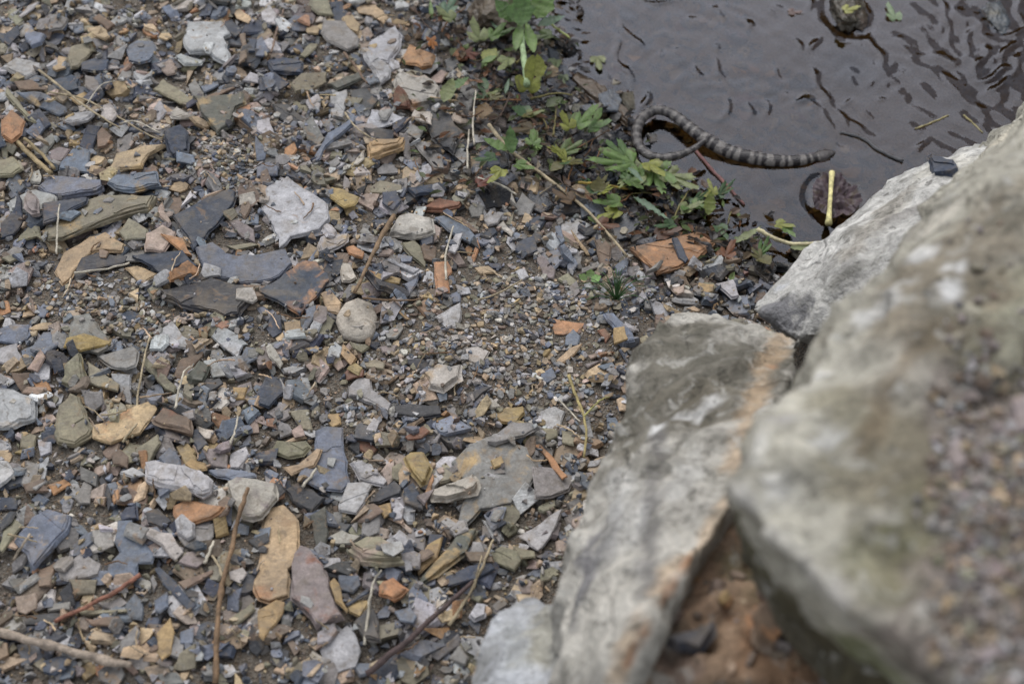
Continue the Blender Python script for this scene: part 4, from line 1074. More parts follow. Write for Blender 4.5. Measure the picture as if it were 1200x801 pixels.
# grit lying in the soil on top of the largest boulder, and a few stones resting on the rock pile
for _ in range(3500):
    px, py = R.gauss(1165, 48), R.gauss(630, 120)
    if px < 1092 + R.gauss(0, 12): continue
    h = bvB.ray_cast(CAM, ray(px, py).normalized())
    if h[0] is None or h[1].z < .55: continue
    s = .002 * 6.5 ** (R.random() ** 2.2); V, F, _r = R.choice(CHS); an = R.uniform(0, 6.28)
    rm = (Vector((0, 0, 1)).rotation_difference(h[1]) @ Vector((0, 0, 1)).rotation_difference(Vector((0, 0, 1)))).to_matrix() @ Matrix.Rotation(an, 3, 'Z')
    W = (V * (s / 2, s / 2, s * R.uniform(.3, .6))) @ np.array(rm).T + np.array(h[0]) - np.array(h[1]) * s * .12
    emit(W, F, jcol(R.choice('kkmmmgggtvvl'), R, .16), 0, SOILG)
for _ in range(70):
    px, py = R.uniform(740, 1000), R.uniform(610, 800)
    h = bvF.ray_cast(CAM, ray(px, py).normalized())
    if h[0] is None: continue
    s = .004 * 6 ** (R.random() ** 2.0); V, F, _r = R.choice(CH); an = R.uniform(0, 6.28)
    rm = Vector((0, 0, 1)).rotation_difference(h[1]).to_matrix() @ Matrix.Rotation(an, 3, 'Z')
    W = (V * (s / 2, s / 2, s * R.uniform(.25, .5))) @ np.array(rm).T + np.array(h[0]) - np.array(h[1]) * s * .12
    emit(W, F, jcol(R.choice('kkkmtOvgp'), R, .2), 0, SOILG)
gm = mesh_np("grit", np.vstack(SOILG["v"]), np.vstack(SOILG["f"])); set_col(gm, np.vstack(SOILG["c"]))
tag(link("soil_grit", gm, M_GRAVEL), "brown-mauve grit and soil crumbs on and under the largest boulder", "grit", kind="stuff")
def perched(name, px_poly, bv, code, th, label, seed, stain=None):
    hs_ = [bv.ray_cast(CAM, ray(*p).normalized()) for p in px_poly]
    hs_ = [h for h in hs_ if h[0] is not None]
    c = sum((h[0] for h in hs_), Vector()) / len(hs_); n = sum((h[1] for h in hs_), Vector()).normalized()
    X = (RT - n * RT.dot(n)).normalized(); Y = n.cross(X)
    p = np.array([((h[0] - c).dot(X), (h[0] - c).dot(Y)) for h in hs_])
    if area(p) < 0: p = p[::-1]
    q = random.Random(seed); v, f = slab_mesh(p, th, q)
    o = link(name, mesh("stone", v, f), M_SHALE)
    o.matrix_world = Matrix.Translation(c - n * .003) @ Matrix(((X.x, Y.x, n.x), (X.y, Y.y, n.y), (X.z, Y.z, n.z))).to_4x4()
    o.color = (*PAL[code], 1); o["stain_color"] = list(PAL[stain or 'k']); o["stain_amount"] = .5 if stain else .1; o["wetness"] = 0.0
    tag(o, label, "stone", "stones resting on the boulders")
perched("perched_stone", [(1089, 194), (1096, 190), (1125, 192), (1128, 202), (1118, 210), (1092, 208)], bvC, 'B', .012, "dark flat stone resting on the smooth pale boulder", 5)
perched("perched_stone", [(776, 752), (800, 744), (838, 738), (842, 752), (822, 766), (790, 768)], bvF, 'B', .016, "dark blue slate lying in the gap beneath the largest boulder", 6)
perched("perched_stone", [(868, 735), (885, 715), (920, 718), (930, 750), (905, 770), (875, 762)], bvF, 'k', .03, "rusty orange lump in the gap beneath the largest boulder", 7, 'O')
perched("perched_stone", [(836, 700), (848, 692), (852, 708), (842, 714)], bvF, 'o', .012, "small bright ochre nugget in the gap beneath the largest boulder", 8)
perched("perched_stone", [(1180, 480), (1215, 470), (1230, 510), (1190, 520)], bvB, 'm', .012, "mauve stone set in soil on the largest boulder", 9)
perched("perched_stone", [(1105, 540), (1125, 510), (1140, 550), (1120, 575)], bvB, 'm', .010, "pinkish pointed stone set in soil on the largest boulder", 10)

# ---------------------------------------------------------------- stems, twigs and straws
def hz(x, y):
    j = min(max(int((y - Y0) / RES), 0), NY - 1); i = min(max(int((x - X0) / RES), 0), NX - 1)
    return float(H[max(j - 2, 0):j + 3, max(i - 2, 0):i + 3].max())
def tube(path, radii, sides=6):
    path = [Vector(p) for p in path]; v = []; f = []; n = len(path)
    for i, p in enumerate(path):
        t = (path[min(i + 1, n - 1)] - path[max(i - 1, 0)]).normalized(); s = t.cross(Vector((0, 0, 1)))
        s = s.normalized() if s.length > 1e-4 else Vector((1, 0, 0)); u = s.cross(t)
        for k in range(sides):
            a = 2 * math.pi * k / sides; v.append(p + (s * math.cos(a) + u * math.sin(a)) * radii[i])
    for i in range(n - 1):
        for k in range(sides):
            a = i * sides + k; b = i * sides + (k + 1) % sides; f.append((a, b, b + sides, a + sides))
    f.append(tuple(range(sides))[::-1]); f.append(tuple((n - 1) * sides + k for k in range(sides)))
    return v, f
def smooth_path(pts, per=5):
    pts = [Vector(p) for p in pts]; out = []
    for i in range(len(pts) - 1):
        p0 = pts[max(i - 1, 0)]; p1 = pts[i]; p2 = pts[i + 1]; p3 = pts[min(i + 2, len(pts) - 1)]
        for k in range(per):
            t = k / per; out.append(.5 * ((2 * p1) + (p2 - p0) * t + (2 * p0 - 5 * p1 + 4 * p2 - p3) * t * t + (3 * p1 - p0 - 3 * p2 + p3) * t ** 3))
    out.append(pts[-1]); return out
def rest_path(px, r, lift=0.0, onwater=False):
    pts = []
    for (x, y) in px:
        if onwater: p = atz(x, y, r * .5 + lift)
        else:
            p = P(x, y, .02)
            for _ in range(3): p = atz(x, y, hz(p.x, p.y) + r + lift)
        pts.append(p)
    z = [p.z for p in pts]
    # a stiff stem bridges hollows: lift each point towards the straight line between its highest supports
    for i in range(1, len(pts) - 1): pts[i].z = max(pts[i].z, .5 * (z[i - 1] + z[i + 1]) - .004)
    return pts
def stem(name, px, r0, r1, colr, label, cat, group=None, lift=0.0, onwater=False, nodes=0, parent=None, wob=.0004):
    sp = smooth_path(rest_path(px, r0, lift, onwater)); n = len(sp)
    q = random.Random(int(px[0][0] * 7 + px[0][1]))
    sp = [p + Vector((q.gauss(0, wob), q.gauss(0, wob), abs(q.gauss(0, wob)) * .5)) for p in sp]
    rad = [(r0 + (r1 - r0) * i / (n - 1)) * q.uniform(.86, 1.14) * (1.35 if nodes and i % nodes == nodes // 2 else 1) for i in range(n)]
    v, f = tube(sp, rad, 7); c = sum((Vector(p) for p in v), Vector()) / len(v); c.z = min(p.z for p in v)
    me = mesh(name, [p - c for p in v], f, True); o = link(name, me, M_STRAW); o.location = c; o.color = (*colr, 1)
    if parent: o.parent = parent; return o
    tag(o, label, cat, group); return o
STRAW = lin(160, 146, 120); PALE = lin(184, 176, 160); BROWN = lin(112, 90, 68); GREYB = lin(146, 128, 114); DTW = lin(74, 60, 58); REDT = lin(140, 96, 78)
stem("straw_stalk", [(572, 146), (600, 178), (640, 208), (690, 252), (735, 300)], .0028, .0016, STRAW, "long pale straw stalk slanting across the weeds to the orange-brown slab", "straw", lift=.006)
stem("branch", [(-25, 732), (0, 740), (55, 755), (100, 768), (150, 780)], .0048, .0036, lin(150, 136, 122), "thick pale branch with knots at the bottom of the bank", "branch", nodes=7, wob=.0012)
stem("dead_plant_stalk", [(290, 572), (281, 600), (277, 630), (264, 672), (261, 700), (254, 745), (253, 800)], .0022, .0028, lin(122, 98, 74), "upright brown dead stem crossing the pinkish white stone", "stem", nodes=8, lift=.004)
stem("dead_plant_stalk", [(262, 678), (256, 662), (248, 650)], .0014, .0012, STRAW, "short pale side shoot touching the brown dead stem", "stem", lift=.004)
stem("twig", [(64, 728), (100, 711), (135, 694), (165, 673)], .0020, .0024, REDT, "thin reddish twig lying across blue-grey stones", "twig", lift=.002)
stem("twig", [(430, 790), (480, 748), (520, 712), (555, 680)], .0034, .0020, DTW, "dark purple-brown twig beside the big grey boulder", "twig", lift=.002)
stem("straw_stalk", [(527, 732), (548, 700), (566, 662), (578, 632)], .0018, .0012, STRAW, "forked pale straw leaning above the dark twig", "straw", lift=.004)
stem("straw_stalk", [(555, 690), (560, 668), (565, 650)], .0012, .0008, STRAW, "short prong of pale straw above the dark twig", "straw", lift=.004)
stem("straw_stalk", [(427, 755), (431, 720), (438, 690), (447, 668)], .0017, .0009, PALE, "white straw standing over the black pointed slate", "straw", lift=.004)
stem("dead_plant_stalk", [(416, 342), (432, 308), (446, 280), (462, 252)], .0022, .0034, lin(128, 106, 82), "brown stem with a frayed end beside the pale wedge stone", "stem", lift=.006)
stem("straw_stalk", [(425, 349), (460, 352), (496, 350)], .0013, .0009, BROWN, "thin brown straw above the round veined stone", "straw", lift=.003)
stem("straw_stalk", [(155, 512), (162, 465), (168, 425), (175, 396)], .0016, .0010, STRAW, "straight straw crossing the smooth grey triangular slab", "straw", lift=.003)
stem("straw_stalk", [(205, 478), (210, 458), (216, 436), (226, 428)], .0014, .0008, PALE, "bent pale straw between olive stones", "straw", lift=.004)
stem("straw_stalk", [(66, 298), (67, 268), (70, 240)], .0013, .0009, PALE, "pale straw standing against the long olive slab", "straw", lift=.006)
stem("straw_stalk", [(86, 320), (120, 316), (152, 308)], .0017, .0011, PALE, "pale straw lying in front of the curved tan slab", "straw", lift=.004)
stem("reed_piece", [(18, 164), (38, 184), (60, 203)], .0034, .0030, lin(160, 142, 108), "ribbed tan reed piece, thicker of a pair", "reed", lift=.003)
stem("reed_piece", [(28, 162), (46, 178), (64, 198)], .0022, .0020, lin(140, 124, 92), "ribbed tan reed piece, thinner of a pair", "reed", lift=.003)
stem("dead_plant_stalk", [(318, 62), (324, 38), (332, 12)], .0016, .0012, lin(124, 104, 90), "grey-brown stem upright beside the flat oval slab", "stem", lift=.004)
stem("twig", [(403, 62), (416, 78), (430, 98)], .0022, .0016, lin(112, 92, 76), "brown twig lying by the bluish flake", "twig", lift=.003)
stem("straw_stalk", [(404, 132), (418, 150), (442, 166)], .0014, .0009, STRAW, "bent straw above the oblong tan block", "straw", lift=.003)
stem("straw_stalk", [(523, 328), (522, 300), (531, 265)], .0016, .0010, PALE, "curved white straw near the pale wedge stone", "straw", lift=.006)
stem("straw_stalk", [(560, 352), (585, 343), (612, 328)], .0014, .0010, STRAW, "thin tan straw in the fine gravel", "straw", lift=.003)
stem("weed_stalk", [(666, 440), (676, 465), (686, 495), (685, 535)], .0020, .0012, lin(156, 142, 96), "greenish tan weed stalk beside the leaning boulder", "stem", lift=.010)
stem("weed_stalk", [(684, 488), (700, 472), (713, 464)], .0012, .0007, lin(150, 146, 92), "pale side sprig of the weed by the leaning boulder", "stem", lift=.012)
stem("weed_stalk", [(655, 468), (668, 482), (680, 494)], .0011, .0007, PALE, "fine pale sprig pointing at the weed by the boulder", "stem", lift=.010)
stem("straw_stalk", [(355, 570), (364, 558), (371, 548)], .0017, .0014, PALE, "short white straw lying on the tall blue-grey slab", "straw", lift=.002)
stem("straw_stalk", [(144, 518), (152, 506), (161, 496)], .0016, .0012, STRAW, "short straw lying on the broad tan slab", "straw", lift=.002)
stem("straw_stalk", [(120, 486), (135, 484), (148, 480)], .0013, .0010, STRAW, "second short straw on the broad tan slab's upper edge", "straw", lift=.002)
stem("straw_stalk", [(16, 655), (26, 640), (36, 625)], .0015, .0012, lin(160, 146, 128), "small straw lying on the blue kite-shaped slate", "straw", lift=.002)
stem("straw_stalk", [(240, 660), (245, 648), (251, 634)], .0018, .0014, PALE, "short white straw below the bright orange stone", "straw", lift=.003)
stem("straw_stalk", [(58, 108), (100, 118), (140, 138), (182, 162), (192, 158)], .0014, .0008, STRAW, "long thin straw looping through the stem tangle", "straw", lift=.006)
stem("straw_stalk", [(45, 82), (75, 105), (105, 128), (140, 150)], .0018, .0012, STRAW, "thick straw on the upper side of the stem tangle", "straw", lift=.006)
stem("straw_stalk", [(100, 125), (118, 100), (135, 95)], .0010, .0006, PALE, "fine arched straw in the stem tangle", "straw", lift=.008)
stem("straw_stalk", [(140, 145), (160, 143), (188, 156)], .0011, .0007, PALE, "curved straw over the dark hollow", "straw", lift=.008)
stem("twig", [(812, 172), (835, 200), (852, 218), (872, 240)], .0026, .0018, lin(120, 84, 80), "reddish twig lying in shallow water below the snake", "twig", onwater=True)
stem("weed_stalk", [(678, 214), (705, 216), (736, 222)], .0020, .0014, lin(150, 128, 60), "yellow-brown stalk under the lobed leaves", "stem", lift=.008)
stem("twig", [(985, 155), (1010, 162), (1030, 176), (1058, 189)], .0020, .0026, lin(84, 84, 86), "thin wet twig floating beyond the snake's head", "twig", onwater=True)
stem("straw_stalk", [(1072, 151), (1092, 144), (1111, 135)], .0012, .0010, lin(170, 158, 110), "yellow straw floating on open water, longer of two", "straw", onwater=True)
stem("straw_stalk", [(1129, 135), (1140, 144), (1152, 156)], .0012, .0008, lin(170, 158, 110), "yellow straw floating on open water, shorter of two", "straw", onwater=True)
stem("straw_stalk", [(556, 170), (554, 140), (558, 106)], .0014, .0009, PALE, "pale straw upright among the wet weeds", "straw", lift=.012)
stem("straw_stalk", [(548, 198), (548, 175), (550, 152)], .0016, .0010, PALE, "short pale straw below the dark domed stone", "straw", lift=.010)
stem("straw_stalk", [(560, 208), (585, 216), (605, 228)], .0016, .0012, lin(190, 184, 170), "white straw on the edge of the wet weeds", "straw", lift=.006)
stem("straw_stalk", [(270, 520), (275, 505), (279, 487)], .0013, .0009, PALE, "straw leaning on a pale stone below the black splinter", "straw", lift=.004)
stem("reed_piece", [(888, 268), (905, 278), (930, 286), (962, 284)], .0030, .0020, lin(196, 186, 150), "pale cream stalk at the water's edge beside the pale boulder", "stem", lift=.012)
for _ in range(75):
    px, py = R.uniform(5, 690), R.uniform(20, 770)
    if px > 560 and py > 600: continue
    an = R.uniform(0, 6.28); ln = R.uniform(12, 38)
    stem("straw_bit", [(px, py), (px + math.cos(an) * ln * .5 + R.gauss(0, 2), py + math.sin(an) * ln * .35 + R.gauss(0, 2)), (px + math.cos(an) * ln, py + math.sin(an) * ln * .7)],
         R.uniform(.0007, .0013), .0006, jcol('t', R, .25) if R.random() < .7 else lin(112, 86, 62), "thin short dry straw bit lying loose on the gravel", "straw", "dry straw bits on the gravel", lift=.002)
# ---------------------------------------------------------------- leaves and weeds
def leaf_mesh(name, lobes, teeth, L, W, fold=.25, curl=.3, seed=0):
    """a leaf in its own plane: base at the origin, tip towards +y, lobed and toothed outline, folded along the midrib"""
    q = random.Random(seed); n = 44; pts = []
    if lobes >= 2:                                        # palmate: pointed lobes spread from the leaf base
        k = 3 if lobes == 2 else 5; m = 10 * k; v = [(0, 0, 0)]; f = []
        for i in range(m + 1):
            t = i / m; th_ = math.radians(-112 + 224 * t); lob = abs(math.sin(t * k * math.pi)); cl = .40 + .60 * lob ** .8
            r_ = (.66 + .34 * math.cos(th_)) * cl * (1 + .07 * math.sin(i * 2.1 * teeth / 5)) * q.uniform(.95, 1.05)
            for s_ in (.5, 1.0):
                x, y = math.sin(th_) * r_ * s_ * W * .72, math.cos(th_) * r_ * s_ * L
                v.append((x, y, L * (curl * .35 * s_ * s_ * (r_ - .3) - .06 * s_ * (1 - lob) + .10 * s_ * lob * fold + q.gauss(0, .012) * s_)))
        for i in range(m):
            a = 1 + 2 * i; f += [(0, a + 2, a), (a, a + 2, a + 3, a + 1)]
        return mesh(name, v, f, True)
    for i in range(n + 1):
        t = i / n; side = 1 if t <= .5 else -1; u = t * 2 if t <= .5 else 2 - t * 2          # u: 0 base -> 1 tip
        w = math.sin(math.pi * min(1, u ** .75)) ** .8 * (1 + .22 * math.cos(u * lobes * math.pi * 2 + 2.6)) if lobes else math.sin(math.pi * u ** .8)
        w *= 1 + .10 * math.sin(u * teeth * math.pi * 2)
        pts.append((side * w * W * .5 * q.uniform(.94, 1.06), u * L, u))
    v = []; f = []
    for x, y, u in pts: v.append((x, y, abs(x) * fold + curl * L * (u * u - u * .4) * .5 + q.gauss(0, .015) * L))
    m = n // 2
    for i in range(m + 1):
        u = i / m; v.append((0, u * L, curl * L * (u * u - u * .4) * .5))
    o = n + 1
    for i in range(m):
        f.append((i, i + 1, o + i + 1, o + i)); f.append((n - i, o + i, o + i + 1, n - i - 1))
    return mesh(name, v, [tuple(dict.fromkeys(k)) for k in f], True)
def leaf_at(name, px, py, ang, Lpx, Wpx, colr, lobes=0, teeth=5, lift=.012, tilt=.25, parent=None, seed=0, fold=.25, curl=.3, onwater=False):
    """ang: direction base->tip in the ground plane, degrees from +x (image right), counter-clockwise"""
    p = P(px, py, .01); p = atz(px, py, (0.001 if onwater else max(hz(p.x, p.y), 0)) + lift)
    sc = (p - CAM).dot(FW) / FPX
    o = link(name, leaf_mesh(name, lobes, teeth, Lpx * sc, Wpx * sc, fold, curl, seed), M_LEAF)
    o.matrix_world = Matrix.Translation(p) @ Matrix.Rotation(math.radians(ang - 90), 4, 'Z') @ Matrix.Rotation(tilt, 4, 'X')
    o.color = (*colr, 1)
    if parent is not None:
        mw = o.matrix_world.copy(); o.parent = parent; o.matrix_parent_inverse = parent.matrix_world.inverted(); o.matrix_world = mw
    return o
G1 = lin(100, 126, 66); G2 = lin(84, 112, 60); G3 = lin(122, 130, 86); G4 = lin(66, 92, 56); YG = lin(134, 138, 64); BLG = lin(98, 122, 98)
def plant(px, py, label, leaves, stems=(), group=None):
    root = bpy.data.objects.new("weed_plant", None); COL.objects.link(root); root.location = P(px, py, .006)
    bpy.context.view_layer.update()
    tag(root, label, "plant", group)
    for i, a in enumerate(leaves): leaf_at("leaf", *a[:6], lobes=a[6], teeth=a[7], lift=a[8], tilt=a[9], parent=root, seed=int(px + i * 13))
    for s in stems:
        o = stem("stem", s[0], s[1], s[2], s[3], None, None, lift=s[4]); 
        del_keys = [k for k in ("label", "category", "group") if k in o]
        for k in del_keys: del o[k]
        mw = o.matrix_world.copy(); bpy.context.view_layer.update(); mw = o.matrix_world.copy(); o.parent = root; o.matrix_parent_inverse = root.matrix_world.inverted(); o.matrix_world = mw
    return root
plant(616, 98, "tall weed with a thick pale green stalk and broad bright leaves",
      [(612, 30, 100, 42, 34, G2, 0, 3, .05, .5), (630, 22, 65, 38, 30, G1, 0, 3, .05, .5), (604, 26, 140, 36, 26, G2, 0, 3, .045, .4), (618, 105, 80, 40, 30, YG, 2, 3, .02, .7),
       (632, 92, 95, 30, 18, YG, 0, 3, .025, .5), (596, 68, 250, 32, 20, G3, 2, 4, .02, .1), (630, 30, 10, 34, 16, BLG, 0, 4, .035, .2)],
      [([(609, 28), (613, 62), (618, 100)], .0042, .0046, lin(150, 170, 128), .02), ([(640, 25), (655, 35), (668, 45)], .0020, .0012, lin(160, 166, 104), .02)])
plant(745, 196, "sprawling weed with lobed leaves under the snake's coil",
      [(742, 190, 185, 56, 44, G1, 3, 7, .022, .1), (752, 192, 235, 52, 44, G3, 3, 7, .020, .0), (766, 194, 280, 50, 42, G1, 3, 7, .018, -.05), (782, 204, 320, 46, 34, G3, 3, 6, .016, .0),
       (735, 184, 140, 34, 30, G2, 3, 6, .02, .15), (760, 190, 300, 34, 24, YG, 2, 5, .026, .1)],
      [([(752, 205), (742, 214), (724, 220)], .0016, .0012, lin(150, 150, 84), .012)])
plant(722, 240, "pair of lobed light green leaves below the sprawling weed",
      [(726, 236, 190, 34, 22, G1, 2, 6, .016, .1), (724, 246, 215, 32, 22, YG, 2, 6, .014, .0)])
plant(683, 150, "crinkled bright green leaf cluster by the brown half-sunk slab",
      [(676, 146, 40, 34, 26, G1, 2, 6, .02, .3), (690, 150, 10, 28, 22, G2, 2, 5, .018, .2), (668, 150, 120, 24, 20, YG, 2, 5, .018, .4), (694, 146, 60, 24, 20, G1, 2, 5, .02, .3)])
plant(598, 190, "small weed sprout threaded by the long straw",
      [(596, 176, 160, 34, 14, G1, 0, 3, .018, .2), (600, 180, 95, 34, 15, G2, 0, 3, .02, .5), (588, 198, 240, 30, 20, YG, 2, 5, .014, .0), (605, 192, 330, 26, 16, G1, 2, 5, .014, .1), (580, 184, 200, 28, 16, G4, 2, 5, .012, .1)])
plant(524, 112, "limp pale green leaves beside the bulky pinkish stone",
      [(520, 120, 70, 34, 18, G3, 0, 4, .014, .3), (528, 104, 30, 26, 13, G2, 0, 4, .014, .2), (522, 14, 60, 30, 22, BLG, 2, 4, .02, .3), (530, 22, 150, 24, 20, G3, 2, 4, .02, .3)])
plant(572, 46, "pale green weed clump beside a wet brown clod", [(562, 46, 110, 30, 24, G3, 2, 5, .02, .3), (574, 44, 40, 26, 20, G1, 2, 5, .02, .3), (582, 40, 10, 22, 16, G2, 2, 5, .018, .2)])
plant(690, 326, "tiny bright clover sprig in the fine gravel",
      [(688, 328, 150, 12, 11, G1, 0, 2, .006, .2), (693, 329, 20, 13, 12, lin(120, 160, 84), 0, 2, .006, .2), (691, 325, 80, 11, 10, G1, 0, 2, .007, .3)])
plant(932, 272, "small yellow-green leaves at the water by the pale boulder",
      [(910, 262, 340, 22, 16, YG, 2, 4, .008, .1), (920, 266, 300, 20, 14, G1, 2, 4, .008, .0), (926, 290, 0, 34, 14, G3, 0, 4, .012, .05)])
plant(800, 255, "straggling green weed between snake and orange-brown slab",
      [(798, 246, 20, 28, 18, G3, 2, 5, .012, .1), (812, 238, 340, 26, 18, G1, 2, 5, .012, .0), (790, 262, 200, 26, 16, G4, 2, 5, .010, .1), (830, 252, 80, 30, 14, lin(110, 120, 56), 0, 4, .014, .4), (842, 264, 290, 26, 16, G4, 2, 4, .010, .0),
       (860, 284, 30, 40, 10, G3, 0, 3, .010, .1)])
plant(640, 60, "submerged dull green leaves at the shallow edge", [(652, 70, 250, 36, 16, lin(92, 104, 70), 2, 5, .002, .0), (646, 40, 200, 30, 18, lin(96, 112, 72), 2, 5, .006, .0), (660, 88, 270, 26, 12, lin(84, 96, 66), 2, 5, .001, .0)])
def blade(px, py, ang, Lpx, Wpx, colr, label, lift=.012, onwater=False, curl=.15):
    o = leaf_at("grass_strand", px, py, ang, Lpx, Wpx, colr, 0, 1, lift, .05, seed=int(px), fold=.5, curl=curl, onwater=onwater); tag(o, label, "grass"); return o
blade(742, 230, 312, 60, 8, BLG, "broad blue-green grass blade pointing at the orange-brown slab")
blade(736, 196, 300, 34, 7, BLG, "short blue-green grass blade lying over the lobed leaves", .03)
blade(506, 22, 95, 34, 5, G1, "bright grass blade at the edge of the upper weeds", .01)
blade(592, 110, 80, 26, 5, BLG, "thin blue-green blade beside the ribbed slate", .01)
blade(604, 60, 82, 60, 12, G1, "long bright green blade rising beside the thick pale stalk", .02, curl=.1)
blade(626, 62, 100, 56, 13, lin(112, 140, 70), "wide bright green blade behind the thick pale stalk", .025, curl=.1)
blade(590, 40, 120, 44, 9, BLG, "short blue-green blade leaning from the tall weed", .02)
for k in range(11):
    t = R.random(); a = [(560, 60), (610, 150), (690, 215), (790, 250), (900, 285)]; i_ = min(int(t * 4), 3); u = t * 4 - i_
    px = a[i_][0] * (1 - u) + a[i_ + 1][0] * u + R.gauss(0, 22); py = a[i_][1] * (1 - u) + a[i_ + 1][1] * u + R.gauss(0, 16); a0 = R.uniform(0, 360)
    plant(px, py, "small messy weed with muddy green leaves along the waterline",
          [(px + R.gauss(0, 3), py + R.gauss(0, 3), a0 + q_ * R.uniform(60, 110), R.uniform(12, 28), R.uniform(9, 20), R.choice((G1, G2, G3, G4, YG, lin(96, 92, 52))), R.choice((0, 2, 3)), 6, R.uniform(.006, .018), R.uniform(-.1, .5)) for q_ in range(R.choice((3, 4, 5)))],
          group="small weeds along the waterline")
# tuft of dark needle grass
root = bpy.data.objects.new("grass_tuft", None); COL.objects.link(root); root.location = P(722, 352, .004); bpy.context.view_layer.update()
tag(root, "small dark green needle-leaved grass tuft in the gravel", "grass")
for k in range(26):
    an = R.uniform(-.6, 3.6); ln = R.uniform(.02, .052); z = R.uniform(.012, .034)
    pth = [Vector((0, 0, 0)), Vector((math.cos(an) * ln * .5, math.sin(an) * ln * .4, z)), Vector((math.cos(an) * ln, math.sin(an) * ln * .7, z * R.uniform(.5, 1.3)))]
    v, f = tube(smooth_path(pth, 3), [.0007, .0007, .0006, .0006, .0005, .0004, .0002], 4)
    o = link("blade", mesh("blade", v, f, True), M_LEAF, root); o.color = (*lin(76, 112, 66), 1)
# leaves on the water
def floating(px, py, ang, L, W, colr, label, z=.0015, lobes=2, teeth=6, curl=.12):
    o = leaf_at("fallen_leaf", px, py, ang, L, W, colr, lobes, teeth, z, 0.0, seed=int(px), fold=.08, curl=curl, onwater=True); tag(o, label, "leaf"); return o
bm = bmesh.new(); bmesh.ops.create_circle(bm, segments=40, radius=1, cap_ends=True, cap_tris=True)
bmesh.ops.subdivide_edges(bm, edges=bm.edges, cuts=5, use_grid_fill=True)
for q_ in bm.verts:
    d_ = q_.co.length; w_ = 1 + .16 * noise.noise(q_.co.normalized() * 2.2 + Vector((4, 1, 0))) if d_ > 0 else 1
    q_.co = Vector((q_.co.x * .031 * w_, q_.co.y * .040 * w_, .004 + .007 * noise.fractal(q_.co * 2.6 + Vector((3, 7, 1)), 1, 2, 3) + .003 * d_))
me = bpy.data.meshes.new("fallen_leaf"); bm.to_mesh(me); bm.free()
o = link("fallen_leaf", me, M_LEAF); o.location = atz(978, 234, .002); o.color = (*lin(84, 70, 76), 1)
tag(o, "crumpled purple-brown leaf floating under the cream stalk", "leaf")
floating(700, 66, 275, 26, 18, lin(126, 132, 90), "pale green leaf floating in the quiet shallows", .0012)
floating(1050, 22, 100, 30, 18, lin(128, 146, 112), "light green leaf floating beside the ripples")
floating(990, 12, 20, 20, 16, lin(160, 160, 92), "yellowish leaf scrap on the dark stone in the stream", .03)
floating(925, 14, 0, 16, 12, lin(112, 92, 88), "small mauve leaf scrap drifting on open water")
p1 = atz(971, 262, .012); p2 = atz(975, 202, .014)
v, f = tube([p1, p1.lerp(p2, .12), p1.lerp(p2, .35), p1.lerp(p2, .7), p1.lerp(p2, .9), p2], [.0050, .0036, .0028, .0030, .0036, .0042], 8)
c = (p1 + p2) / 2; o = link("leaf_stalk", mesh("leaf_stalk", [Vector(q) - c for q in v], f, True), M_STRAW); o.location = c; o.color = (*lin(214, 204, 146), 1)
tag(o, "cream bone-shaped plant stalk lying on a purple-brown floating leaf", "stalk")
# dead leaf scraps among the wet weeds
lv = []; lf = []; lc = []
for _ in range(1000):
    if R.random() < .75:
        t = R.random(); a = [(520, 20), (600, 120), (680, 190), (780, 250), (890, 285)]; k = min(int(t * 4), 3); u = t * 4 - k
        px = a[k][0] * (1 - u) + a[k + 1][0] * u + R.gauss(0, 28); py = a[k][1] * (1 - u) + a[k + 1][1] * u + R.gauss(0, 22)
    else: px, py = R.uniform(480, 690), R.uniform(0, 230)
    p = P(px, py, .01)
    if float(shore_d(p.x, p.y)) < -.03: continue
    zz = max(hz(p.x, p.y), .0) + R.uniform(.001, .006); s = R.uniform(.003, .009); an = R.uniform(0, 6.28)
    i0 = len(lv); n = 9; w_ = R.uniform(.25, .6); cu = R.uniform(-.5, .8); ca_, sa_ = math.cos(an), math.sin(an)
    for (u_, v_) in ((-1.1, 0), (-.4, 1), (.35, .9), (1.2, .05), (.4, -.9), (-.45, -1), (-.4, 0), (.35, 0), (1.25, 0)):
        lx, ly = u_ * s * R.uniform(.85, 1.15), v_ * s * w_ * R.uniform(.75, 1.25)
        lv.append((p.x + ca_ * lx - sa_ * ly, p.y + sa_ * lx + ca_ * ly, zz + s * (abs(v_) * .35 + cu * u_ * u_ * .4) + R.uniform(-.1, .1) * s))
    lf += [tuple(i0 + q for q in t_) for t_ in ((0, 6, 1), (1, 6, 7, 2), (2, 7, 8, 3), (0, 5, 6), (5, 4, 7, 6), (4, 8, 7))]
    cc = R.choice((lin(74, 56, 42), lin(100, 68, 44), lin(56, 46, 40), lin(84, 70, 52), lin(70, 76, 46), lin(88, 102, 58), lin(46, 40, 40), lin(48, 44, 42), lin(52, 48, 48), lin(40, 38, 40)))
    lc += [(*cc, 1)] * n
me = mesh("litter", lv, lf); set_col(me, lc)
s = NT("litter"); s.L(s.attr("Col").outputs["Color"], s.p.inputs["Base Color"]); s.p.inputs["Roughness"].default_value = .5
tag(link("leaf_litter", me, s.m), "damp brown and green leaf scraps along the waterline", "leaf litter", kind="stuff")

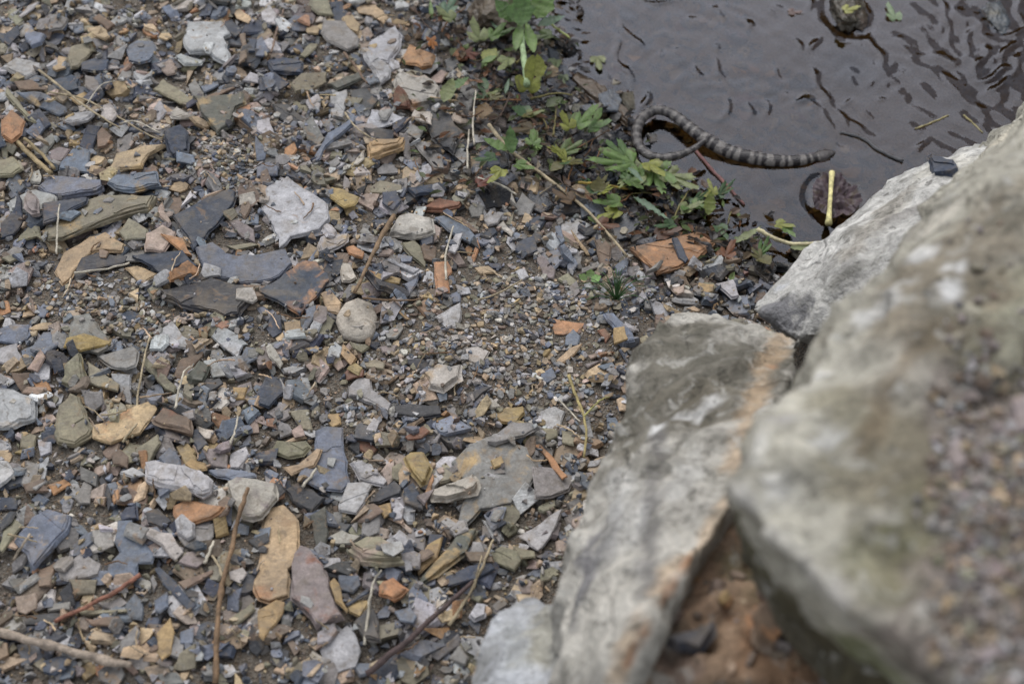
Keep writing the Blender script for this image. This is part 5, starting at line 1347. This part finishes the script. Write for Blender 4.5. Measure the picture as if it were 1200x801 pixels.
for _ in range(26):
    t = R.random(); a = [(505, 20), (600, 120), (680, 190), (780, 250), (890, 285)]; k = min(int(t * 4), 3); u = t * 4 - k
    px = a[k][0] * (1 - u) + a[k + 1][0] * u + R.gauss(0, 26); py = a[k][1] * (1 - u) + a[k + 1][1] * u + R.gauss(0, 22); an = R.uniform(0, 6.28); ln = R.uniform(18, 55)
    stem("dead_weed_stem", [(px, py), (px + math.cos(an) * ln * .5 + R.gauss(0, 3), py + math.sin(an) * ln * .35 + R.gauss(0, 3)), (px + math.cos(an) * ln, py + math.sin(an) * ln * .7)],
         R.uniform(.0008, .0018), .0007, R.choice((lin(96, 70, 48), lin(70, 54, 44), lin(112, 104, 62), lin(120, 84, 52), lin(60, 48, 44))), "thin limp dead stem in the damp weeds along the waterline", "stem", "dead stems in the damp weeds", lift=.005)
for (px, py, ang, L_, W_, c_, lab) in [(655, 180, 30, 34, 26, lin(92, 108, 60), "dull green lobed leaf stuck to the dark kite-shaped slate"), (625, 150, 200, 30, 24, lin(84, 70, 44), "brown-green lobed leaf beside the ribbed slate"),
      (700, 262, 340, 28, 22, lin(98, 62, 40), "rusty dead leaf beside the orange-brown slab"), (560, 215, 20, 24, 18, lin(104, 54, 40), "dark red dead leaf at the edge of the weeds"),
      (545, 60, 300, 26, 20, lin(96, 52, 36), "reddish dead leaf below the wet clod"), (505, 45, 280, 30, 12, lin(150, 98, 52), "curled orange dead leaf above the flat orange-tan stone"),
      (770, 275, 10, 30, 22, lin(88, 60, 44), "brown dead leaf above the orange-brown slab"), (850, 300, 60, 26, 20, lin(116, 72, 44), "rust-brown dead leaf below the cream stalk"), (670, 235, 150, 26, 20, lin(92, 70, 44), "brown dead leaf under the long straw stalk"),
      (565, 140, 80, 26, 20, lin(110, 84, 44), "ochre-brown dead leaf beside the mauve stone"), (640, 125, 30, 24, 16, lin(76, 88, 50), "dark green leaf beyond the ribbed slate")]:
    o = leaf_at("fallen_leaf", px, py, ang, L_, W_, c_, R.choice((0, 2, 3)), 5, .006, .1, seed=int(px), fold=.35, curl=.3); tag(o, lab, "leaf")
# wet stones standing in the stream, and a clod at the top of the weeds
def lump(name, px, py, r, sz, colr, wet, label, seed, zc, stain='v'):
    bm = bmesh.new(); bmesh.ops.create_icosphere(bm, subdivisions=4, radius=1)
    c = atz(px, py, zc)
    for v_ in bm.verts:
        n = v_.co.copy(); k = 1 + .28 * noise.fractal(n * 1.3 + Vector((seed, 0, 0)), 1, 2, 3) + .10 * noise.noise(n * 5 + Vector((0, seed, 0)))
        v_.co = Vector((n.x * r * sz[0], n.y * r * sz[1], n.z * r * sz[2])) * k
    me_ = bpy.data.meshes.new(name); bm.to_mesh(me_); bm.free()
    o_ = link(name, me_, M_SHALE); o_.location = c; o_.color = (*colr, 1); o_["stain_color"] = list(PAL[stain]); o_["stain_amount"] = .45; o_["wetness"] = wet
    tag(o_, label, "stone"); return o_
lump("stream_stone", 994, 14, .030, (.9, 1.5, .7), lin(74, 66, 50), 1.0, "dark wet brown stone breaking the stream surface", 3, .0, 'k')
lump("stream_stone", 1166, 20, .018, (1.0, 2.0, .5), lin(96, 104, 112), 1.0, "low bluish wet stone where the current ripples", 8, -.002)
lump("wet_clod", 582, 12, .040, (1.0, 1.2, .7), lin(108, 96, 80), .7, "wet brown earthy clod above the weeds", 5, .03, 'k')

# ---------------------------------------------------------------- the snake
SN = [(978, 178, .004), (968, 181, .004), (950, 186, .005), (925, 189, .005), (895, 187, .006), (865, 181, .007), (842, 172, .009), (822, 160, .010), (804, 146, .011), (788, 134, .012), (771, 129, .013), (755, 136, .014),
      (747, 150, .015), (747, 166, .016), (756, 179, .017), (774, 185, .018), (795, 182, .021), (813, 174, .025), (826, 164, .030), (833, 158, .030)]
sp = smooth_path([atz(x, y, z - (.003 if z < .0095 else 0)) for x, y, z in SN], 16); n = len(sp)
cum = [0.0]
for a, b in zip(sp[:-1], sp[1:]): cum.append(cum[-1] + (b - a).length)
T = [c_ / cum[-1] for c_ in cum]
def srad(t):
    pts = [(0, .0022), (.012, .0052), (.03, .0080), (.042, .0086), (.065, .0066), (.12, .0084), (.24, .0100), (.34, .0098), (.44, .0086), (.55, .0076), (.72, .0070), (.86, .0062), (.96, .0040), (1, .0018)]
    for (a, ra), (b, rb) in zip(pts[:-1], pts[1:]):
        if t <= b: k = (t - a) / (b - a); k = k * k * (3 - 2 * k); return ra + (rb - ra) * k
    return .002
NS = 18; v = []; cols = []
SD = np.array(lin(44, 40, 42)); SM = np.array(lin(80, 75, 75)); SP_ = np.array(lin(134, 129, 125)); SBL = np.array(lin(150, 140, 128))
for i, p in enumerate(sp):
    t = (sp[min(i + 1, n - 1)] - sp[max(i - 1, 0)]).normalized(); s_ = t.cross(Vector((0, 0, 1))).normalized(); u_ = s_.cross(t); r = srad(T[i])
    head = T[i] < .055
    ph = cum[i] / .0138 + .12 * math.sin(i * .37) + .10 * math.sin(cum[i] * 173)
    for k in range(NS):
        a = 2 * math.pi * k / NS; ca, sa = math.cos(a), math.sin(a)
        v.append(p + s_ * ca * r * (1.12 if head else 1.0) + u_ * sa * r * (.62 if head else .86))
        band = .5 + .5 * math.sin(ph * 2 * math.pi) + .22 * noise.noise(Vector((cum[i] * 160, ca * 2.2, sa * 2.2))); side = abs(ca)
        dk = 1 if band > (.34 + .30 * max(0, side - .35)) else 0
        c_ = SD * dk + (SP_ * (.55 + .45 * side) + SM * (.45 - .45 * side)) * (1 - dk)
        if sa < -.35: c_ = SBL * .85
        if head: c_ = SM * .8 if sa > .1 else SP_
        lo_ = min(1, max(0, (T[i] - .42) / .15)); c_ = c_ * (1 - .55 * lo_) + SM * .62 * .55 * lo_
        cols.append((*c_, 1))
f = [(i * NS + k, i * NS + (k + 1) % NS, (i + 1) * NS + (k + 1) % NS, (i + 1) * NS + k) for i in range(n - 1) for k in range(NS)]
f += [tuple(range(NS))[::-1], tuple((n - 1) * NS + k for k in range(NS))]
c = Vector(sp[n // 2]); me = mesh("snake", [q - c for q in v], f, True); set_col(me, cols)
s = NT("snake_skin"); vec = s.tc("Object")
vo = s.new("ShaderNodeTexVoronoi"); vo.inputs["Scale"].default_value = 520; s.L(vec, vo.inputs["Vector"])
nn = s.noise(180, 3, .6, vec)
cc = s.mix(1.0, s.attr("Col").outputs["Color"], s.math('MULTIPLY', s.ramp(nn, ((.3, .7), (.75, 1.25))), s.ramp(vo.outputs["Distance"], ((0, .8), (1.2, .7)))), 'MULTIPLY')
s.L(cc, s.p.inputs["Base Color"]); s.p.inputs["Roughness"].default_value = .32; s.bump(vo.outputs["Distance"], .6, .0012)
sn = link("snake", me, s.m); sn.location = c
tag(sn, "grey banded snake with a looped tail swimming from the bank into the water", "snake")
for sg in (-1, 1):
    bm = bmesh.new(); bmesh.ops.create_uvsphere(bm, u_segments=10, v_segments=8, radius=.0013); me = bpy.data.meshes.new("eye"); bm.to_mesh(me); bm.free()
    i = next(k for k in range(n) if T[k] > .022); t = (sp[i + 1] - sp[i - 1]).normalized(); s_ = t.cross(Vector((0, 0, 1))).normalized()
    o = link("eye", me, simple("snake_eye", (.02, .015, .01), .1), sn); o.location = sp[i] + s_ * sg * srad(T[i]) * .92 + Vector((0, 0, srad(T[i]) * .35)) - c
